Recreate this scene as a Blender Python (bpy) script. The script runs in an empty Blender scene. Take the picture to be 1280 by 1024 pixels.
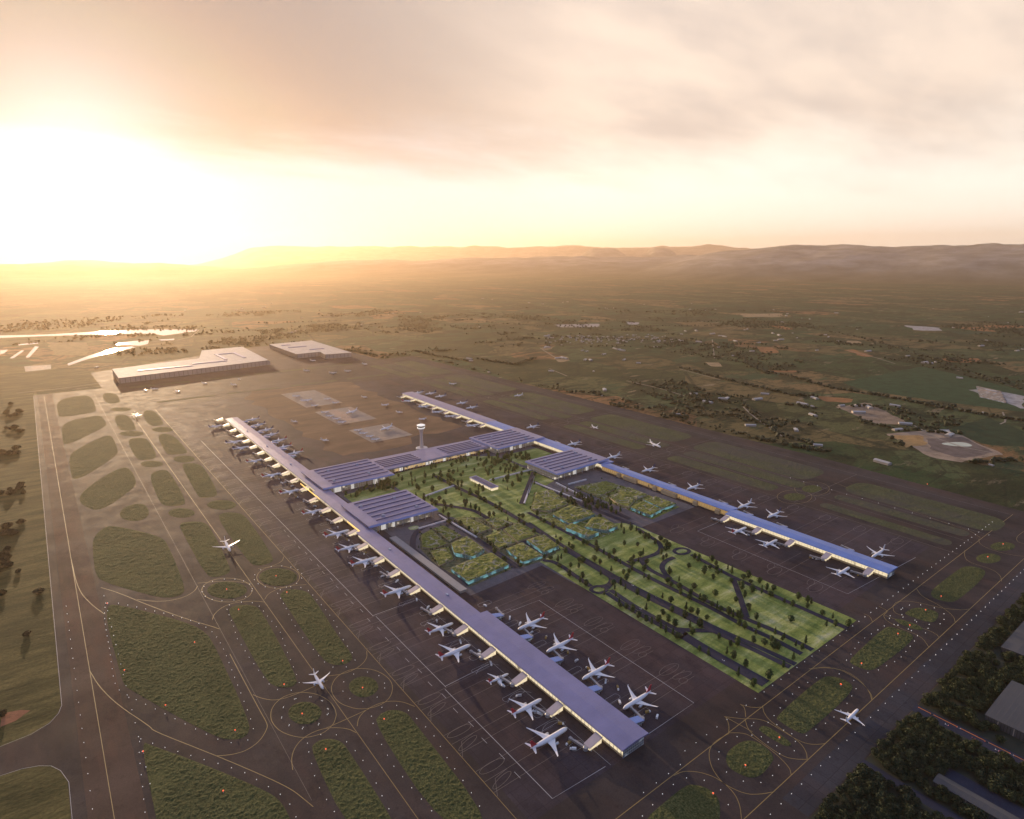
import bpy, bmesh, math, random
from mathutils import Vector, Matrix, noise
from mathutils.geometry import delaunay_2d_cdt
R = random.Random(7)
rad = math.radians
scn = bpy.context.scene
col = scn.collection

# ------------------------------------------------------------------ measured layout, metres on the ground
EXPOSURE = 0.7
HAZE = 1.6e-5
ANISO = 0.58
ISLANDS = [[(38,3827),(144,3889),(186,3832),(181,3466),(165,3399),(37,3384),(29,3440)],
[(36,3279),(170,3332),(186,3301),(191,3121),(179,3075),(27,2827),(26,2963)],
[(34,2697),(76,2790),(170,2926),(188,2888),(185,2663),(173,2583),(30,2333),(28,2480)],
[(31,2174),(65,2276),(165,2428),(193,2395),(191,2219),(173,2164),(75,2009),(39,2090)],
[(113,1967),(139,2021),(185,2011),(184,1901),(153,1867),(119,1904)],
[(232,3880),(295,3848),(293,3594),(277,3554),(228,3570)],
[(229,3287),(285,3269),(284,2978),(271,2935),(230,2956),(221,3015)],
[(228,2809),(273,2798),(295,2757),(290,2501),(274,2454),(230,2469),(222,2533)],
[(231,2291),(278,2313),(293,2270),(284,1941),(265,1920),(224,1948),(220,2009)],
[(234,1783),(252,1791),(292,1760),(297,1702),(282,1436),(271,1413),(242,1412),(228,1438),(231,1711)],
[(233,1259),(250,1265),(277,1245),(286,1212),(272,955),(260,939),(239,950),(226,982),(230,1224)],
[(344,3308),(396,3288),(390,2996),(373,2953),(326,2978)],
[(332,2816),(386,2785),(389,2486),(375,2456),(325,2474),(319,2519)],
[(335,2322),(353,2338),(389,2303),(393,2218),(375,1966),(359,1934),(322,1952),(320,1980)],
[(325,1769),(349,1797),(384,1766),(393,1717),(378,1429),(364,1406),(329,1412),(323,1454)],
[(334,1254),(356,1266),(382,1238),(388,1206),(373,1013),(373,957),(359,942),(334,950),(323,986),(333,1234)],
[(42,1825),(74,1890),(103,1868),(183,1727),(189,1664),(181,1407),(169,1374),(140,1382),(115,1415),(39,1545),(30,1597),(35,1727)],
[(36,1423),(52,1423),(158,1256),(179,1194),(181,1139),(178,900),(168,872),(151,872),(127,897),(39,1100),(33,1121),(32,1184),(30,1342)],
[(37,959),(50,936),(95,865),(155,760),(170,724),(170,680),(161,642),(30,743),(34,793)],
[(231,786),(243,798),(260,794),(274,777),(276,757),(274,595),(265,579),(222,612)],
[(328,779),(346,794),(367,790),(380,771),(380,750),(372,505),(318,546)],
[(700,409),(720,415),(754,412),(767,395),(760,367),(742,363),(714,360),(698,365),(691,377),(688,396)],
[(499,411),(611,415),(627,408),(638,386),(629,367),(588,343)],
[(791,413),(803,411),(807,400),(804,369),(799,363),(789,367),(787,389),(787,406)],
[(833,410),(982,414),(1004,405),(1013,378),(995,363),(844,362),(830,366),(830,402)],
[(1067,405),(1093,408),(1228,413),(1244,406),(1250,370),(1229,361),(1091,365),(1067,371),(1062,396)],
[(1316,411),(1362,406),(1378,370),(1345,361),(1316,362),(1311,405)],
[(1274,416),(1288,405),(1290,366),(1272,363),(1264,391)],
[(1440,408),(1476,413),(1617,411),(1647,406),(1665,381),(1641,362),(1460,361),(1432,370),(1424,395)],
[(285,1313),(280,1303),(272,1296),(263,1294),(252,1296),(241,1302),(231,1312),(223,1325),(217,1339),(215,1353),(215,1366),(220,1377),(227,1384),(237,1387),(248,1385),(259,1379),(270,1368),(278,1355),(284,1341),(286,1326)],
[(390,1303),(384,1292),(376,1285),(365,1282),(354,1283),(343,1290),(333,1299),(326,1312),(321,1327),(319,1342),(321,1356),(326,1367),(335,1375),(345,1379),(357,1377),(369,1371),(379,1360),(387,1347),(392,1332),(393,1316)],
[(274,852),(270,846),(265,842),(258,840),(251,841),(245,845),(239,851),(234,859),(231,867),(230,876),(232,884),(235,891),(241,895),(247,897),(254,896),(261,892),(268,886),(272,878),(275,869),(275,860)],
[(372,853),(367,846),(361,842),(354,840),(347,841),(341,844),(335,850),(332,857),(330,866),(330,875),(332,883),(336,890),(342,895),(349,897),(356,897),(363,893),(369,887),(373,879),(375,870),(374,861)],
[(272,851),(268,844),(263,840),(256,838),(249,839),(243,843),(237,848),(233,856),(230,865),(229,874),(231,883),(235,890),(240,895),(246,897),(254,896),(261,893),(267,886),(271,878),(274,869),(274,860)],
[(285,1840),(281,1829),(275,1822),(267,1819),(258,1820),(248,1826),(239,1834),(232,1846),(227,1859),(224,1873),(225,1886),(228,1897),(234,1904),(242,1908),(252,1907),(262,1901),(271,1892),(278,1880),(283,1866),(286,1852)],
[(394,1830),(389,1820),(382,1813),(372,1810),(361,1812),(351,1818),(341,1828),(333,1841),(327,1855),(324,1869),(325,1883),(330,1894),(337,1901),(347,1904),(358,1902),(369,1896),(379,1886),(387,1873),(393,1858),(395,1844)],
[(294,2856),(291,2843),(283,2835),(273,2831),(262,2833),(250,2840),(238,2852),(228,2866),(220,2883),(216,2900),(216,2916),(219,2929),(226,2937),(236,2941),(248,2939),(261,2932),(273,2921),(283,2905),(290,2888),(294,2871)],
[(312,3366),(308,3352),(301,3343),(291,3339),(279,3340),(267,3347),(254,3359),(244,3375),(236,3392),(232,3410),(231,3427),(235,3442),(242,3451),(252,3456),(264,3454),(277,3447),(290,3435),(300,3419),(308,3401),(312,3382)],
[(402,2850),(398,2837),(390,2828),(381,2824),(370,2825),(359,2831),(348,2842),(339,2856),(333,2872),(330,2889),(330,2905),(334,2918),(341,2928),(351,2932),(362,2932),(373,2925),(384,2914),(393,2900),(399,2883),(402,2866)],
[(289,2375),(286,2364),(280,2357),(272,2354),(262,2355),(252,2360),(243,2369),(235,2381),(230,2395),(227,2410),(227,2423),(230,2434),(236,2442),(244,2446),(254,2445),(264,2439),(273,2430),(281,2417),(287,2403),(290,2389)],
[(389,2367),(384,2354),(378,2346),(369,2341),(360,2342),(350,2347),(341,2356),(334,2369),(329,2383),(327,2398),(328,2413),(331,2426),(338,2435),(346,2440),(356,2439),(366,2434),(375,2425),(383,2412),(388,2397),(390,2381)],
[(1756,369),(1746,367),(1734,367),(1722,370),(1711,373),(1703,378),(1697,384),(1695,391),(1696,397),(1701,402),(1709,405),(1719,407),(1731,407),(1743,405),(1755,401),(1764,396),(1770,390),(1772,383),(1770,377),(1765,372)],
[(1862,368),(1851,367),(1839,367),(1827,370),(1816,374),(1807,379),(1801,385),(1799,392),(1800,398),(1804,403),(1812,406),(1823,408),(1835,407),(1847,405),(1858,401),(1868,395),(1874,389),(1876,383),(1875,376),(1870,372)],
[(1873,859),(1861,855),(1849,853),(1837,854),(1826,857),(1817,862),(1811,868),(1808,876),(1810,883),(1815,891),(1823,897),(1834,901),(1846,903),(1859,902),(1871,899),(1880,894),(1886,888),(1888,880),(1887,872),(1881,865)],
[(1768,855),(1758,852),(1746,850),(1734,851),(1722,855),(1713,860),(1706,867),(1702,875),(1703,883),(1707,890),(1714,896),(1724,900),(1736,902),(1749,901),(1760,898),(1770,892),(1777,885),(1781,877),(1780,868),(1776,861)]]
YELLOW = [[(-9,1197),(0,1138),(20,1066),(54,981),(55,970),(114,869),(141,821),(171,766),(187,733),(194,710),(200,689)],
[(119,859),(138,847),(158,842),(179,850),(195,869),(198,881),(197,915),(197,1099)],
[(-9,1709),(-6,1536),(12,1448),(30,1390)],
[(34,1519),(62,1470),(108,1368),(160,1266),(192,1212),(201,1194)],
[(90,1414),(128,1372),(167,1362),(193,1376),(203,1397)],
[(198,1237),(205,1256),(227,1276),(253,1276),(286,1257),(300,1240)],
[(206,1410),(263,1381),(297,1339)],
[(303,1251),(318,1273),(355,1281),(394,1258)],
[(398,1422),(386,1397),(353,1389),(331,1398)],
[(398,956),(389,935),(368,921),(341,919),(311,933)],
[(199,961),(208,942),(226,922),(260,918),(310,921)],
[(299,778),(292,795),(269,815),(243,820),(220,811),(205,791),(199,766)],
[(306,790),(315,806),(334,816),(364,815),(386,798),(397,774)],
[(265,815),(296,814),(337,814)],
[(616,434),(633,431),(650,416),(661,393),(658,367),(646,350),(629,337)],
[(744,434),(715,437),(692,432),(671,413),(661,393),(659,380),(667,356),(682,344),(700,335)],
[(746,435),(762,423),(768,411),(766,371),(757,343),(746,335)],
[(792,436),(775,420),(770,397),(768,360),(778,346),(791,336)],
[(841,436),(827,425),(818,407),(815,360),(803,343),(791,336)],
[(795,435),(813,420),(815,399),(815,360),(824,345),(841,335)],
[(992,435),(1018,422),(1033,400),(1028,367),(1008,341),(997,336)],
[(771,459),(792,436),(795,435)],
[(816,460),(815,451),(797,438)],
[(816,458),(824,443),(839,434)],
[(772,457),(762,444),(744,433)],
[(772,457),(777,414)],
[(990,438),(1017,425),(1036,399),(1032,372),(1013,347),(994,335)],
[(1301,453),(1297,432),(1273,434),(1255,419),(1250,386),(1254,357),(1226,334)],
[(1275,432),(1276,414),(1286,369),(1286,343),(1276,335)],
[(1323,435),(1350,439),(1377,421),(1397,367),(1424,341),(1437,336)],
[(1323,435),(1300,424),(1302,406)],
[(1440,434),(1414,415),(1403,374),(1381,345),(1358,335)],
[(1739,437),(1698,426),(1671,408),(1676,365),(1657,343),(1625,332)],
[(1840,438),(1807,428),(1790,397),(1797,359),(1813,339)],
[(1852,439),(1882,472),(1878,505),(1958,863)],
[(1987,382),(1935,384),(1899,375),(1896,359)],
[(1247,459),(1248,447),(1229,434)],
[(294,1306),(287,1292),(277,1282),(265,1278),(251,1280),(238,1288),(225,1300),(215,1317),(208,1335),(205,1355),(206,1373),(212,1389),(222,1400),(234,1405),(249,1403),(263,1395),(277,1382),(287,1364),(294,1344),(296,1324),(294,1306)],
[(394,1300),(387,1286),(377,1276),(365,1272),(352,1273),(340,1279),(329,1290),(321,1305),(316,1323),(314,1341),(317,1359),(324,1374),(334,1384),(346,1390),(359,1389),(372,1383),(384,1371),(392,1354),(397,1336),(398,1317),(394,1300)],
[(290,833),(284,823),(278,816),(269,811),(260,808),(251,809),(241,812),(232,817),(224,825),(217,835),(211,846),(207,858),(205,871),(205,884),(208,896),(212,906),(219,915),(227,921),(236,925),(247,925),(257,922),(267,916),(276,907),(284,896),(289,884),(293,870),(294,857),(293,844),(290,833)],
[(388,834),(382,825),(375,818),(366,813),(356,811),(346,812),(337,815),(328,820),(319,828),(313,838),(307,849),(304,860),(303,873),(304,885),(307,897),(313,907),(320,915),(329,921),(339,924),(350,924),(360,921),(370,915),(379,906),(386,896),(391,884),(394,871),(395,858),(393,845),(388,834)],
[(1891,845),(1870,837),(1848,834),(1826,835),(1806,839),(1791,848),(1780,859),(1777,872),(1779,886),(1789,899),(1805,911),(1825,919),(1848,923),(1871,923),(1892,918),(1909,909),(1919,897),(1923,883),(1919,869),(1908,855),(1891,845)],
[(1783,844),(1764,837),(1743,833),(1722,834),(1704,839),(1689,847),(1679,858),(1674,871),(1677,884),(1685,897),(1699,908),(1718,916),(1739,920),(1760,920),(1780,915),(1796,906),(1807,895),(1811,881),(1808,867),(1798,854),(1783,844)]]
ROADS = [[(880,1027),(899,1001),(889,920),(885,871)],
[(893,831),(885,750),(888,684),(889,623),(891,643),(888,558),(888,462)],
[(908,834),(899,752),(901,686),(904,625),(901,642),(898,557),(900,462)],
[(959,1041),(949,874),(946,804),(951,708),(954,602),(961,544),(968,460)],
[(987,1216),(966,1042),(959,877),(957,806),(963,707),(965,606),(975,545),(983,458)],
[(1031,1271),(1028,1014),(1019,881),(1016,791),(1021,667),(1016,582),(1022,527),(1020,467)],
[(1194,1013),(1181,951),(1172,917),(1146,891),(1115,884),(1077,889),(1058,879),(1043,840),(1046,773),(1033,676),(1042,586),(1050,528),(1047,461)],
[(1075,890),(1031,898)],
[(1184,831),(1174,756),(1167,707),(1167,620),(1167,567),(1168,454)],
[(1139,847),(1106,848),(1074,833),(1055,803),(1049,786)],
[(1164,704),(1114,656),(1047,595)],
[(949,874),(943,862),(919,850),(900,858)],
[(966,855),(937,857),(907,844)],
[(900,657),(925,632),(958,605)],
[(1195,845),(1190,843),(1184,841),(1178,842),(1172,843),(1167,846),(1163,850),(1161,855),(1161,859),(1162,864),(1166,868),(1170,870),(1176,871),(1182,871),(1188,870),(1193,867),(1197,863),(1199,858),(1200,853),(1198,849),(1195,845)],
[(903,841),(899,838),(894,837),(889,837),(884,838),(879,841),(876,845),(873,849),(873,853),(873,858),(876,861),(880,864),(884,865),(890,865),(895,864),(899,861),(903,857),(906,853),(906,848),(905,844),(903,841)],
[(810,1035),(822,1240),(821,1367),(828,1418)],
[(972,1125),(990,1390),(977,1553),(978,1692)],
[(898,1038),(910,1194),(918,1325),(919,1382),(855,1484)],
[(1259,1523),(1055,1331)],
[(1202,1454),(1190,1209),(1204,1035)],
[(1253,1393),(1233,1176),(1224,1066)],
[(663,1268),(694,1324),(731,1360),(824,1376)],
[(663,1268),(658,1151),(676,1037)]]
WALLS = [[(731,1360),(815,1361)],
[(820,1404),(823,1223)],
[(1061,1326),(1264,1519)],
[(1095,1547),(1268,1544)],
[(1116,1376),(1263,1520)],
[(1196,1447),(1206,1233)],
[(1248,1397),(1233,1230)],
[(1270,1364),(1345,1361)],
[(857,1552),(976,1574)]]
GREENROOFS = [[(763,1337),(794,1336),(797,1253),(755,1244)],
[(717,1321),(753,1330),(742,1233),(701,1232),(682,1254)],
[(744,1219),(799,1231),(793,1143),(748,1128),(723,1172)],
[(689,1229),(736,1219),(712,1156),(667,1149)],
[(676,1114),(742,1121),(797,1121),(794,1046),(735,1042),(675,1038)],
[(839,1356),(871,1348),(882,1239),(831,1234)],
[(901,1301),(933,1292),(947,1234),(893,1230)],
[(837,1209),(898,1219),(886,1136),(829,1134)],
[(902,1216),(961,1224),(948,1137),(888,1135)],
[(836,1116),(891,1120),(886,1034),(827,1038)],
[(905,1122),(962,1120),(950,1048),(898,1044)],
[(1138,1367),(1194,1354),(1156,1240),(1075,1233),(1048,1271)],
[(1151,1226),(1167,1162),(1161,1134),(1060,1132),(1066,1207)],
[(1134,1122),(1163,1108),(1151,1040),(1106,1038),(1076,1090)],
[(1064,1129),(1071,1065),(1082,1042),(1040,1039),(1032,1116)],
[(1273,1334),(1387,1310),(1361,1245),(1269,1227),(1272,1294)],
[(1354,1231),(1400,1226),(1397,1149),(1341,1144),(1331,1179)],
[(1291,1210),(1351,1213),(1331,1142),(1275,1114),(1270,1153)],
[(1347,1121),(1397,1120),(1400,1044),(1341,1046)],
[(1272,1107),(1340,1117),(1333,1043),(1274,1034)]]
FIELDS = {'quarry': [(2699,1013),(2920,920),(2915,822),(2751,634),(2508,693),(2495,771)],'quarry_in': [(2747,878),(2901,808),(2747,658),(2572,705),(2596,815)],'quarry_or': [(2699,987),(2794,914),(2665,849),(2553,882)],'quarry_pond': [(2718,831),(2822,774),(2771,723),(2706,791)],'q2': [(3012,1365),(3225,1309),(2929,994),(2829,1115)],'green': [(3638,1635),(4612,1573),(4195,928),(3598,780),(3537,1184),(3527,1440)],'green2': [(2998,887),(3350,845),(3198,681),(2917,612),(2837,717)],'green3': [(7057,2203),(7463,1948),(7157,1906),(6818,2060)],'or1': [(4539,2737),(4670,2675),(4423,2465),(4302,2524)],'or2': [(5094,1628),(5307,1465),(5114,1393),(4941,1511)],'or3': [(4950,2236),(5059,2226),(4819,1964),(4733,1982)],'or4': [(3630,2137),(3820,1991),(3734,1962),(3583,2089)],'or5': [(6148,3576),(6210,3462),(6013,3235),(5905,3259)],'or6': [(7526,2356),(7760,2144),(7354,1918),(7309,2124)],'or7': [(7955,2224),(8250,1932),(7996,1869),(7744,2093)],'or8': [(3176,1540),(3255,1400),(3162,1358),(3075,1462)],'tan1': [(3610,2546),(3683,2490),(3571,2371),(3497,2402)],'tan2': [(7121,4558),(7627,4268),(7221,4020),(6784,4267)],'tan3': [(5573,2506),(5610,2432),(5441,2324),(5362,2386)],'pale1': [(7300,2726),(7358,2420),(7036,2275),(6889,2446)],'pale2': [(3978,1121),(4076,1064),(4029,887),(3664,797),(3789,914)],'tanC': [(2903,3306),(3046,3304),(2904,3149),(2820,3134)],'tanC2': [(3161,3759),(3308,3781),(3204,3661),(3118,3663)],'paleC': [(4422,5014),(4872,4790),(4632,4553),(4287,4773)],'paleC2': [(5249,4755),(5333,4639),(5137,4466),(5042,4539)],'dark1': [(4695,3247),(4821,3197),(4489,2872),(4345,2924)],'yellowA': [(81,6560),(352,6353),(274,5479),(87,5623)],'redE': [(-130,1158),(-110,1150),(-90,1143),(-97,1125),(-113,1119),(-130,1118)]}
WATER = [[(-256,7405),(59,7241),(501,7228),(792,7208),(1291,6825),(1235,6665),(940,6488),(866,6728),(539,6925),(36,7105),(-252,7179)],
[(545,6141),(671,6218),(778,6181),(731,5914),(664,5844),(515,6039)],
[(-135,6557),(8,6595),(16,6504),(-117,6463)],
[(145,5132),(290,5468),(469,5762),(607,5848),(622,5739),(410,5507),(259,5259),(147,5035)],
[(-78,5638),(-14,6324),(11,6265),(-55,5621)],
[(-169,5662),(-100,6107),(-84,6059),(-146,5645)],
[(-232,6208),(-183,6207),(-204,5978),(-227,5945)],
[(-87,5175),(56,5145),(50,4942),(-81,4921)],
[(-377,7575),(-256,7405),(-252,7179),(-366,7267)],
[(852,6192),(974,6168),(948,6073),(858,6097)]]
TREELINES = [[(5703,4375),(6413,3830),(6231,3129),(5778,2417),(5127,1760),(4550,1255),(4195,928)],
[(3630,2137),(3575,1892),(3437,1599),(3442,1337),(3392,1073),(3387,728)],
[(3304,2511),(3192,2131),(3087,1608),(3187,1532)],
[(2663,1633),(2326,1249),(2320,1113)],
[(4081,2561),(3793,2335),(3541,2028)],
[(2466,3588),(2521,3249),(2834,3412)],
[(2214,2396),(2325,2282),(2275,2206)],
[(2175,2044),(2218,1938),(2218,1891)],
[(2237,1720),(2256,1642)],
[(2610,1856),(2686,1722)],
[(2223,1280),(2221,1145)],
[(2553,1648),(2554,1549)],
[(2870,1545),(2886,1392)],
[(3074,1317),(3177,1239)],
[(2539,662),(2717,562)],
[(1900,4597),(1959,4193),(2177,4141)],
[(2291,4234),(2297,3934),(2353,3572)],
[(3272,5778),(3867,5322)],
[(3703,4247),(4277,3479)],
[(3956,5747),(4241,4808),(5739,3887)],
[(1493,6467),(2525,6125)],
[(2036,7003),(2803,6786)],
[(2229,1139),(2267,1026)],
[(2856,917),(2938,829)],
[(2802,1148),(2800,1038)]]
GROVES = [[(-165,2890),(-106,2908),(-110,2807),(-160,2838)],
[(-159,3203),(-89,3200),(-93,3310),(-154,3174)],
[(-162,3729),(-87,3510),(-123,3839)],
[(-155,2401),(-80,2315),(-116,2314)],
[(-145,2020),(-114,2061),(-103,1977),(-130,1957)],
[(-145,1883),(-124,1849),(-128,1734),(-142,1713)],
[(-108,1711),(-108,1711)],
[(-72,1570),(-72,1570)],
[(-94,1393),(-94,1393)],
[(-137,1609),(-133,1605)],
[(-130,1151),(-124,1145)]]
PLANES = {'P1': [544,2772,58,-6],'P2': [546,2480,68,-27],'P3': [545,2386,62,-22],'P4': [541,2197,56,-27],'P5': [542,2009,63,-21],'P6': [541,1825,62,-15],'P7': [540,1632,58,-11],'P8': [539,1453,73,-15],'P9': [536,1359,64,-9],'P10': [536,1269,71,-9],'P11': [536,1102,78,-7],'P12': [538,928,62,-5],'P13': [520,848,71,-7],'P14': [541,743,38,-11],'P15': [534,658,63,-7],'P16': [518,585,68,-7],'R1': [686,833,70,-179],'R2': [684,747,71,178],'R3': [683,653,64,178],'R4': [685,562,64,179],'T1': [308,3186,166,-93],'T2': [302,1550,75,-95],'T3': [295,922,38,-92],'T4': [926,336,36,-1],'T5': [1811,1468,93,-103],'T6': [1812,1791,45,-97],'T7': [1938,2474,58,-37],'Q1': [710,2794,76,-159],'Q2': [703,2686,68,-167],'Q3': [706,2585,72,-165],'Q4': [702,2501,68,-164],'Q5': [700,2399,63,-171],'Q6': [686,2300,56,-167],'Q7': [694,2200,68,-168],'S1': [1598,1953,76,-166],'S2': [1576,1667,70,-167],'S3': [1578,1463,68,-174],'S4': [1569,1294,80,-172],'S5': [1554,1101,65,-179],'S6': [1548,920,73,-178],'S7': [1554,833,73,-176],'S8': [1537,554,61,178],'U1': [1549,2842,66,-173],'U2': [1591,2787,68,-163],'U3': [1598,2699,73,-165],'U4': [1601,2503,70,-164],'U5': [1588,2397,61,-164],'V1': [1385,832,66,-17],'V2': [1380,742,75,-6],'V3': [1378,563,65,-9],'V4': [1422,2704,103,-74],'V5': [1429,2549,74,14],'V6': [1424,2419,64,5],'V7': [1431,2313,65,1],'V8': [1419,2122,82,1],'W0': [1024,3164,40,0],'W1': [1028,3025,62,10],'W2': [1024,2900,36,5],'W3': [1126,3003,36,0],'W4': [1127,2897,36,0],'W5': [1014,2742,38,0],'W6': [1005,2661,38,0],'W7': [1009,2595,38,0],'W8': [1005,2524,38,0],'W9': [1108,2662,70,200],'W10': [1007,2362,36,0],'W11': [1005,2303,36,0],'W12': [1007,2246,36,0],'W13': [1005,2191,38,0],'W14': [1106,2305,72,200],'W15': [843,2660,36,-60],'W16': [841,2301,40,-60],'W17': [1293,2930,36,-60],'W18': [1299,2704,44,10],'W19': [1286,2534,34,-50],'W20': [1309,2356,42,10],'W21': [1724,3869,50,-70],'W22': [1327,3861,44,-50],'W23': [1428,3684,46,-20],'W24': [1528,3690,44,-20],'W25': [1500,4217,52,-60],'W26': [1835,2943,46,-10],'W27': [845,3667,46,-60],'W28': [560,3667,42,-70],'W29': [428,3804,36,-80],'W30': [475,3821,36,-20],'W31': [724,3818,40,-60],'W32': [914,3824,30,-80],'W33': [1328,3866,40,-60],'W34': [1430,3704,44,-50],'W35': [535,3792,30,-60]}
TRACKS = [[(2605,3002),(2520,2739)],[(2694,2421),(2681,2162),(2631,1961)],[(3161,3759),(2941,3330)],[(4695,3247),(3815,2608)],[(2658,1637),(2528,1506),(2326,1249)],[(2327,919),(2327,770),(2256,642),(2359,474)],[(2929,994),(2731,799),(2732,629)],[(4967,2224),(4779,1947),(4587,1727)],[(3263,2480),(3156,2106)],[(3248,777),(3326,775),(3519,841)],[(731,6062),(1057,6035),(1291,6766)],[(267,4219),(98,4158),(-124,4152)]]
MARKERS = [(38,1428),(153,1171),(39,1157),(80,1016),(154,891),(348,1246),(248,1238),(247,951),(350,951),(247,864),(249,771),(249,1338),(352,1332),(37,928),(112,784),(348,863),(344,775),(989,382),(795,381),(708,382),(631,381),(989,383),(1074,387),(1222,386),(1271,384),(1356,387),(1441,388),(1733,389),(1845,389),(2169,673)]
FARMS = [(3191,3737),(3229,3747),(2929,3285),(2956,3265),(2954,3234),(3025,3107),(3044,3072),(3580,3308),(3566,3256),(3595,3362),(3320,3445),(3315,3210),(2548,2918),(4381,3322),(4944,3294),(5567,3489),(5630,3499),(5050,2862),(5519,3161),(5372,2845),(5030,3483),(3120,1282),(3112,1260),(3044,1354),(3101,1311),(3250,1196),(2923,881),(2917,865),(2366,1415),(2309,1095),(2287,855),(2927,1487),(3103,1517),(4782,1619),(4774,1583),(4319,1267),(6059,1669),(4015,1022),(4866,1583),(4453,3209),(5009,3772),(2208,8995),(2242,8860),(2987,10040),(288,4823),(1943,5984),(2011,6070)]
VILLAGE = [(3599,4078),(4378,3562)]
GLASS = (3788,953)

# ------------------------------------------------------------------ helpers
def tag(o, label=None, cat=None, group=None, kind=None):
    if label: o['label'] = label
    if cat: o['category'] = cat
    if group: o['group'] = group
    if kind: o['kind'] = kind
    return o

def empty(name, loc=(0, 0, 0), rz=0.0, s=1.0):
    o = bpy.data.objects.new(name, None)
    o.empty_display_size = 1
    o.location = loc; o.rotation_euler = (0, 0, rz); o.scale = (s, s, s)
    col.objects.link(o)
    return o

class MB:
    def __init__(self): self.v = []; self.f = []
    def add(self, vs, fs):
        n = len(self.v)
        self.v += [tuple(p) for p in vs]
        self.f += [tuple(i + n for i in q) for q in fs]
        return self
    def box(self, x0, y0, z0, x1, y1, z1, M=None):
        vs = [Vector(p) for p in ((x0,y0,z0),(x1,y0,z0),(x1,y1,z0),(x0,y1,z0),(x0,y0,z1),(x1,y0,z1),(x1,y1,z1),(x0,y1,z1))]
        if M: vs = [M @ p for p in vs]
        return self.add(vs, [(0,3,2,1),(4,5,6,7),(0,1,5,4),(1,2,6,5),(2,3,7,6),(3,0,4,7)])
    def prism(self, poly, z0, z1, dz=None):
        n = len(poly)
        if sum(poly[i][0]*poly[(i+1)%n][1]-poly[(i+1)%n][0]*poly[i][1] for i in range(n)) < 0: poly = poly[::-1]
        vs = [(x, y, z0) for x, y in poly] + [(x, y, z1) for x, y in poly]
        return self.add(vs, [tuple(range(n-1,-1,-1)), tuple(range(n, 2*n))] + [(i,(i+1)%n,n+(i+1)%n,n+i) for i in range(n)])
    def walls(self, poly, z0, z1):
        n = len(poly)
        if sum(poly[i][0]*poly[(i+1)%n][1]-poly[(i+1)%n][0]*poly[i][1] for i in range(n)) < 0: poly = poly[::-1]
        return self.add([(x, y, z0) for x, y in poly]+[(x, y, z1) for x, y in poly], [(i,(i+1)%n,n+(i+1)%n,n+i) for i in range(n)])
    def flat(self, poly, z):
        n = len(poly)
        if sum(poly[i][0]*poly[(i+1)%n][1]-poly[(i+1)%n][0]*poly[i][1] for i in range(n)) < 0: poly = poly[::-1]
        return self.add([(x, y, z) for x, y in poly], [tuple(range(n))])
    def lathe(self, prof, n, axis='z', M=None):
        """prof: (position along axis, radius, offset up)"""
        vs = []
        for q in prof:
            a, r = q[0], q[1]; up = q[2] if len(q) > 2 else 0
            for k in range(n):
                t = 2*math.pi*k/n
                p = (r*math.cos(t), r*math.sin(t), a) if axis == 'z' else (a, r*math.cos(t), r*math.sin(t)+up)
                vs.append(M @ Vector(p) if M else p)
        fs = []
        for i in range(len(prof)-1):
            for k in range(n):
                a, b = i*n+k, i*n+(k+1)%n
                fs.append((a, b, b+n, a+n) if axis == 'z' else (a, b, b+n, a+n))
        fs.append(tuple(range(n-1,-1,-1))); m = (len(prof)-1)*n; fs.append(tuple(range(m, m+n)))
        return self.add(vs, fs)
    def ribbon(self, pts, w, z, closed=False):
        n = len(pts)
        if n < 2: return self
        vs = []
        for i, p in enumerate(pts):
            a = pts[i-1] if (i > 0 or closed) else p
            b = pts[(i+1) % n] if (i < n-1 or closed) else p
            dx, dy = b[0]-a[0], b[1]-a[1]; l = math.hypot(dx, dy) or 1
            nx, ny = -dy/l*w/2, dx/l*w/2
            vs += [(p[0]+nx, p[1]+ny, z), (p[0]-nx, p[1]-ny, z)]
        m = n if closed else n-1
        return self.add(vs, [(2*i, 2*i+1, 2*((i+1)%n)+1, 2*((i+1)%n)) for i in range(m)])
    def build(self, name, mat, parent=None, smooth=False, fix=False, mi=None):
        me = bpy.data.meshes.new(name)
        me.from_pydata(self.v, [], self.f)
        for m in (mat if isinstance(mat, (list, tuple)) else [mat]): me.materials.append(m)
        if mi: me.polygons.foreach_set('material_index', mi)
        if fix:
            b = bmesh.new(); b.from_mesh(me); bmesh.ops.recalc_face_normals(b, faces=b.faces); b.to_mesh(me); b.free()
        if smooth: me.polygons.foreach_set('use_smooth', [True]*len(me.polygons))
        me.update()
        o = bpy.data.objects.new(name, me)
        col.objects.link(o)
        if parent: o.parent = parent
        return o

def copy_tree(o, parent=None):
    c = o.copy(); col.objects.link(c)
    if parent: c.parent = parent
    for ch in list(o.children): copy_tree(ch, c)
    return c

def chaikin(p, n=2, closed=True):
    for _ in range(n):
        q = []
        m = len(p)
        for i in range(m if closed else m-1):
            a, b = p[i], p[(i+1) % m]
            q += [(a[0]*.75+b[0]*.25, a[1]*.75+b[1]*.25), (a[0]*.25+b[0]*.75, a[1]*.25+b[1]*.75)]
        if not closed: q = [p[0]]+q+[p[-1]]
        p = q
    return p

def resample(p, step, closed=False):
    q = list(p)+([p[0]] if closed else [])
    out = []; carry = 0.0
    for a, b in zip(q, q[1:]):
        l = math.hypot(b[0]-a[0], b[1]-a[1])
        if l < 1e-6: continue
        t = carry
        while t < l:
            out.append((a[0]+(b[0]-a[0])*t/l, a[1]+(b[1]-a[1])*t/l, (b[0]-a[0])/l, (b[1]-a[1])/l)); t += step
        carry = t-l
    return out

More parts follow.
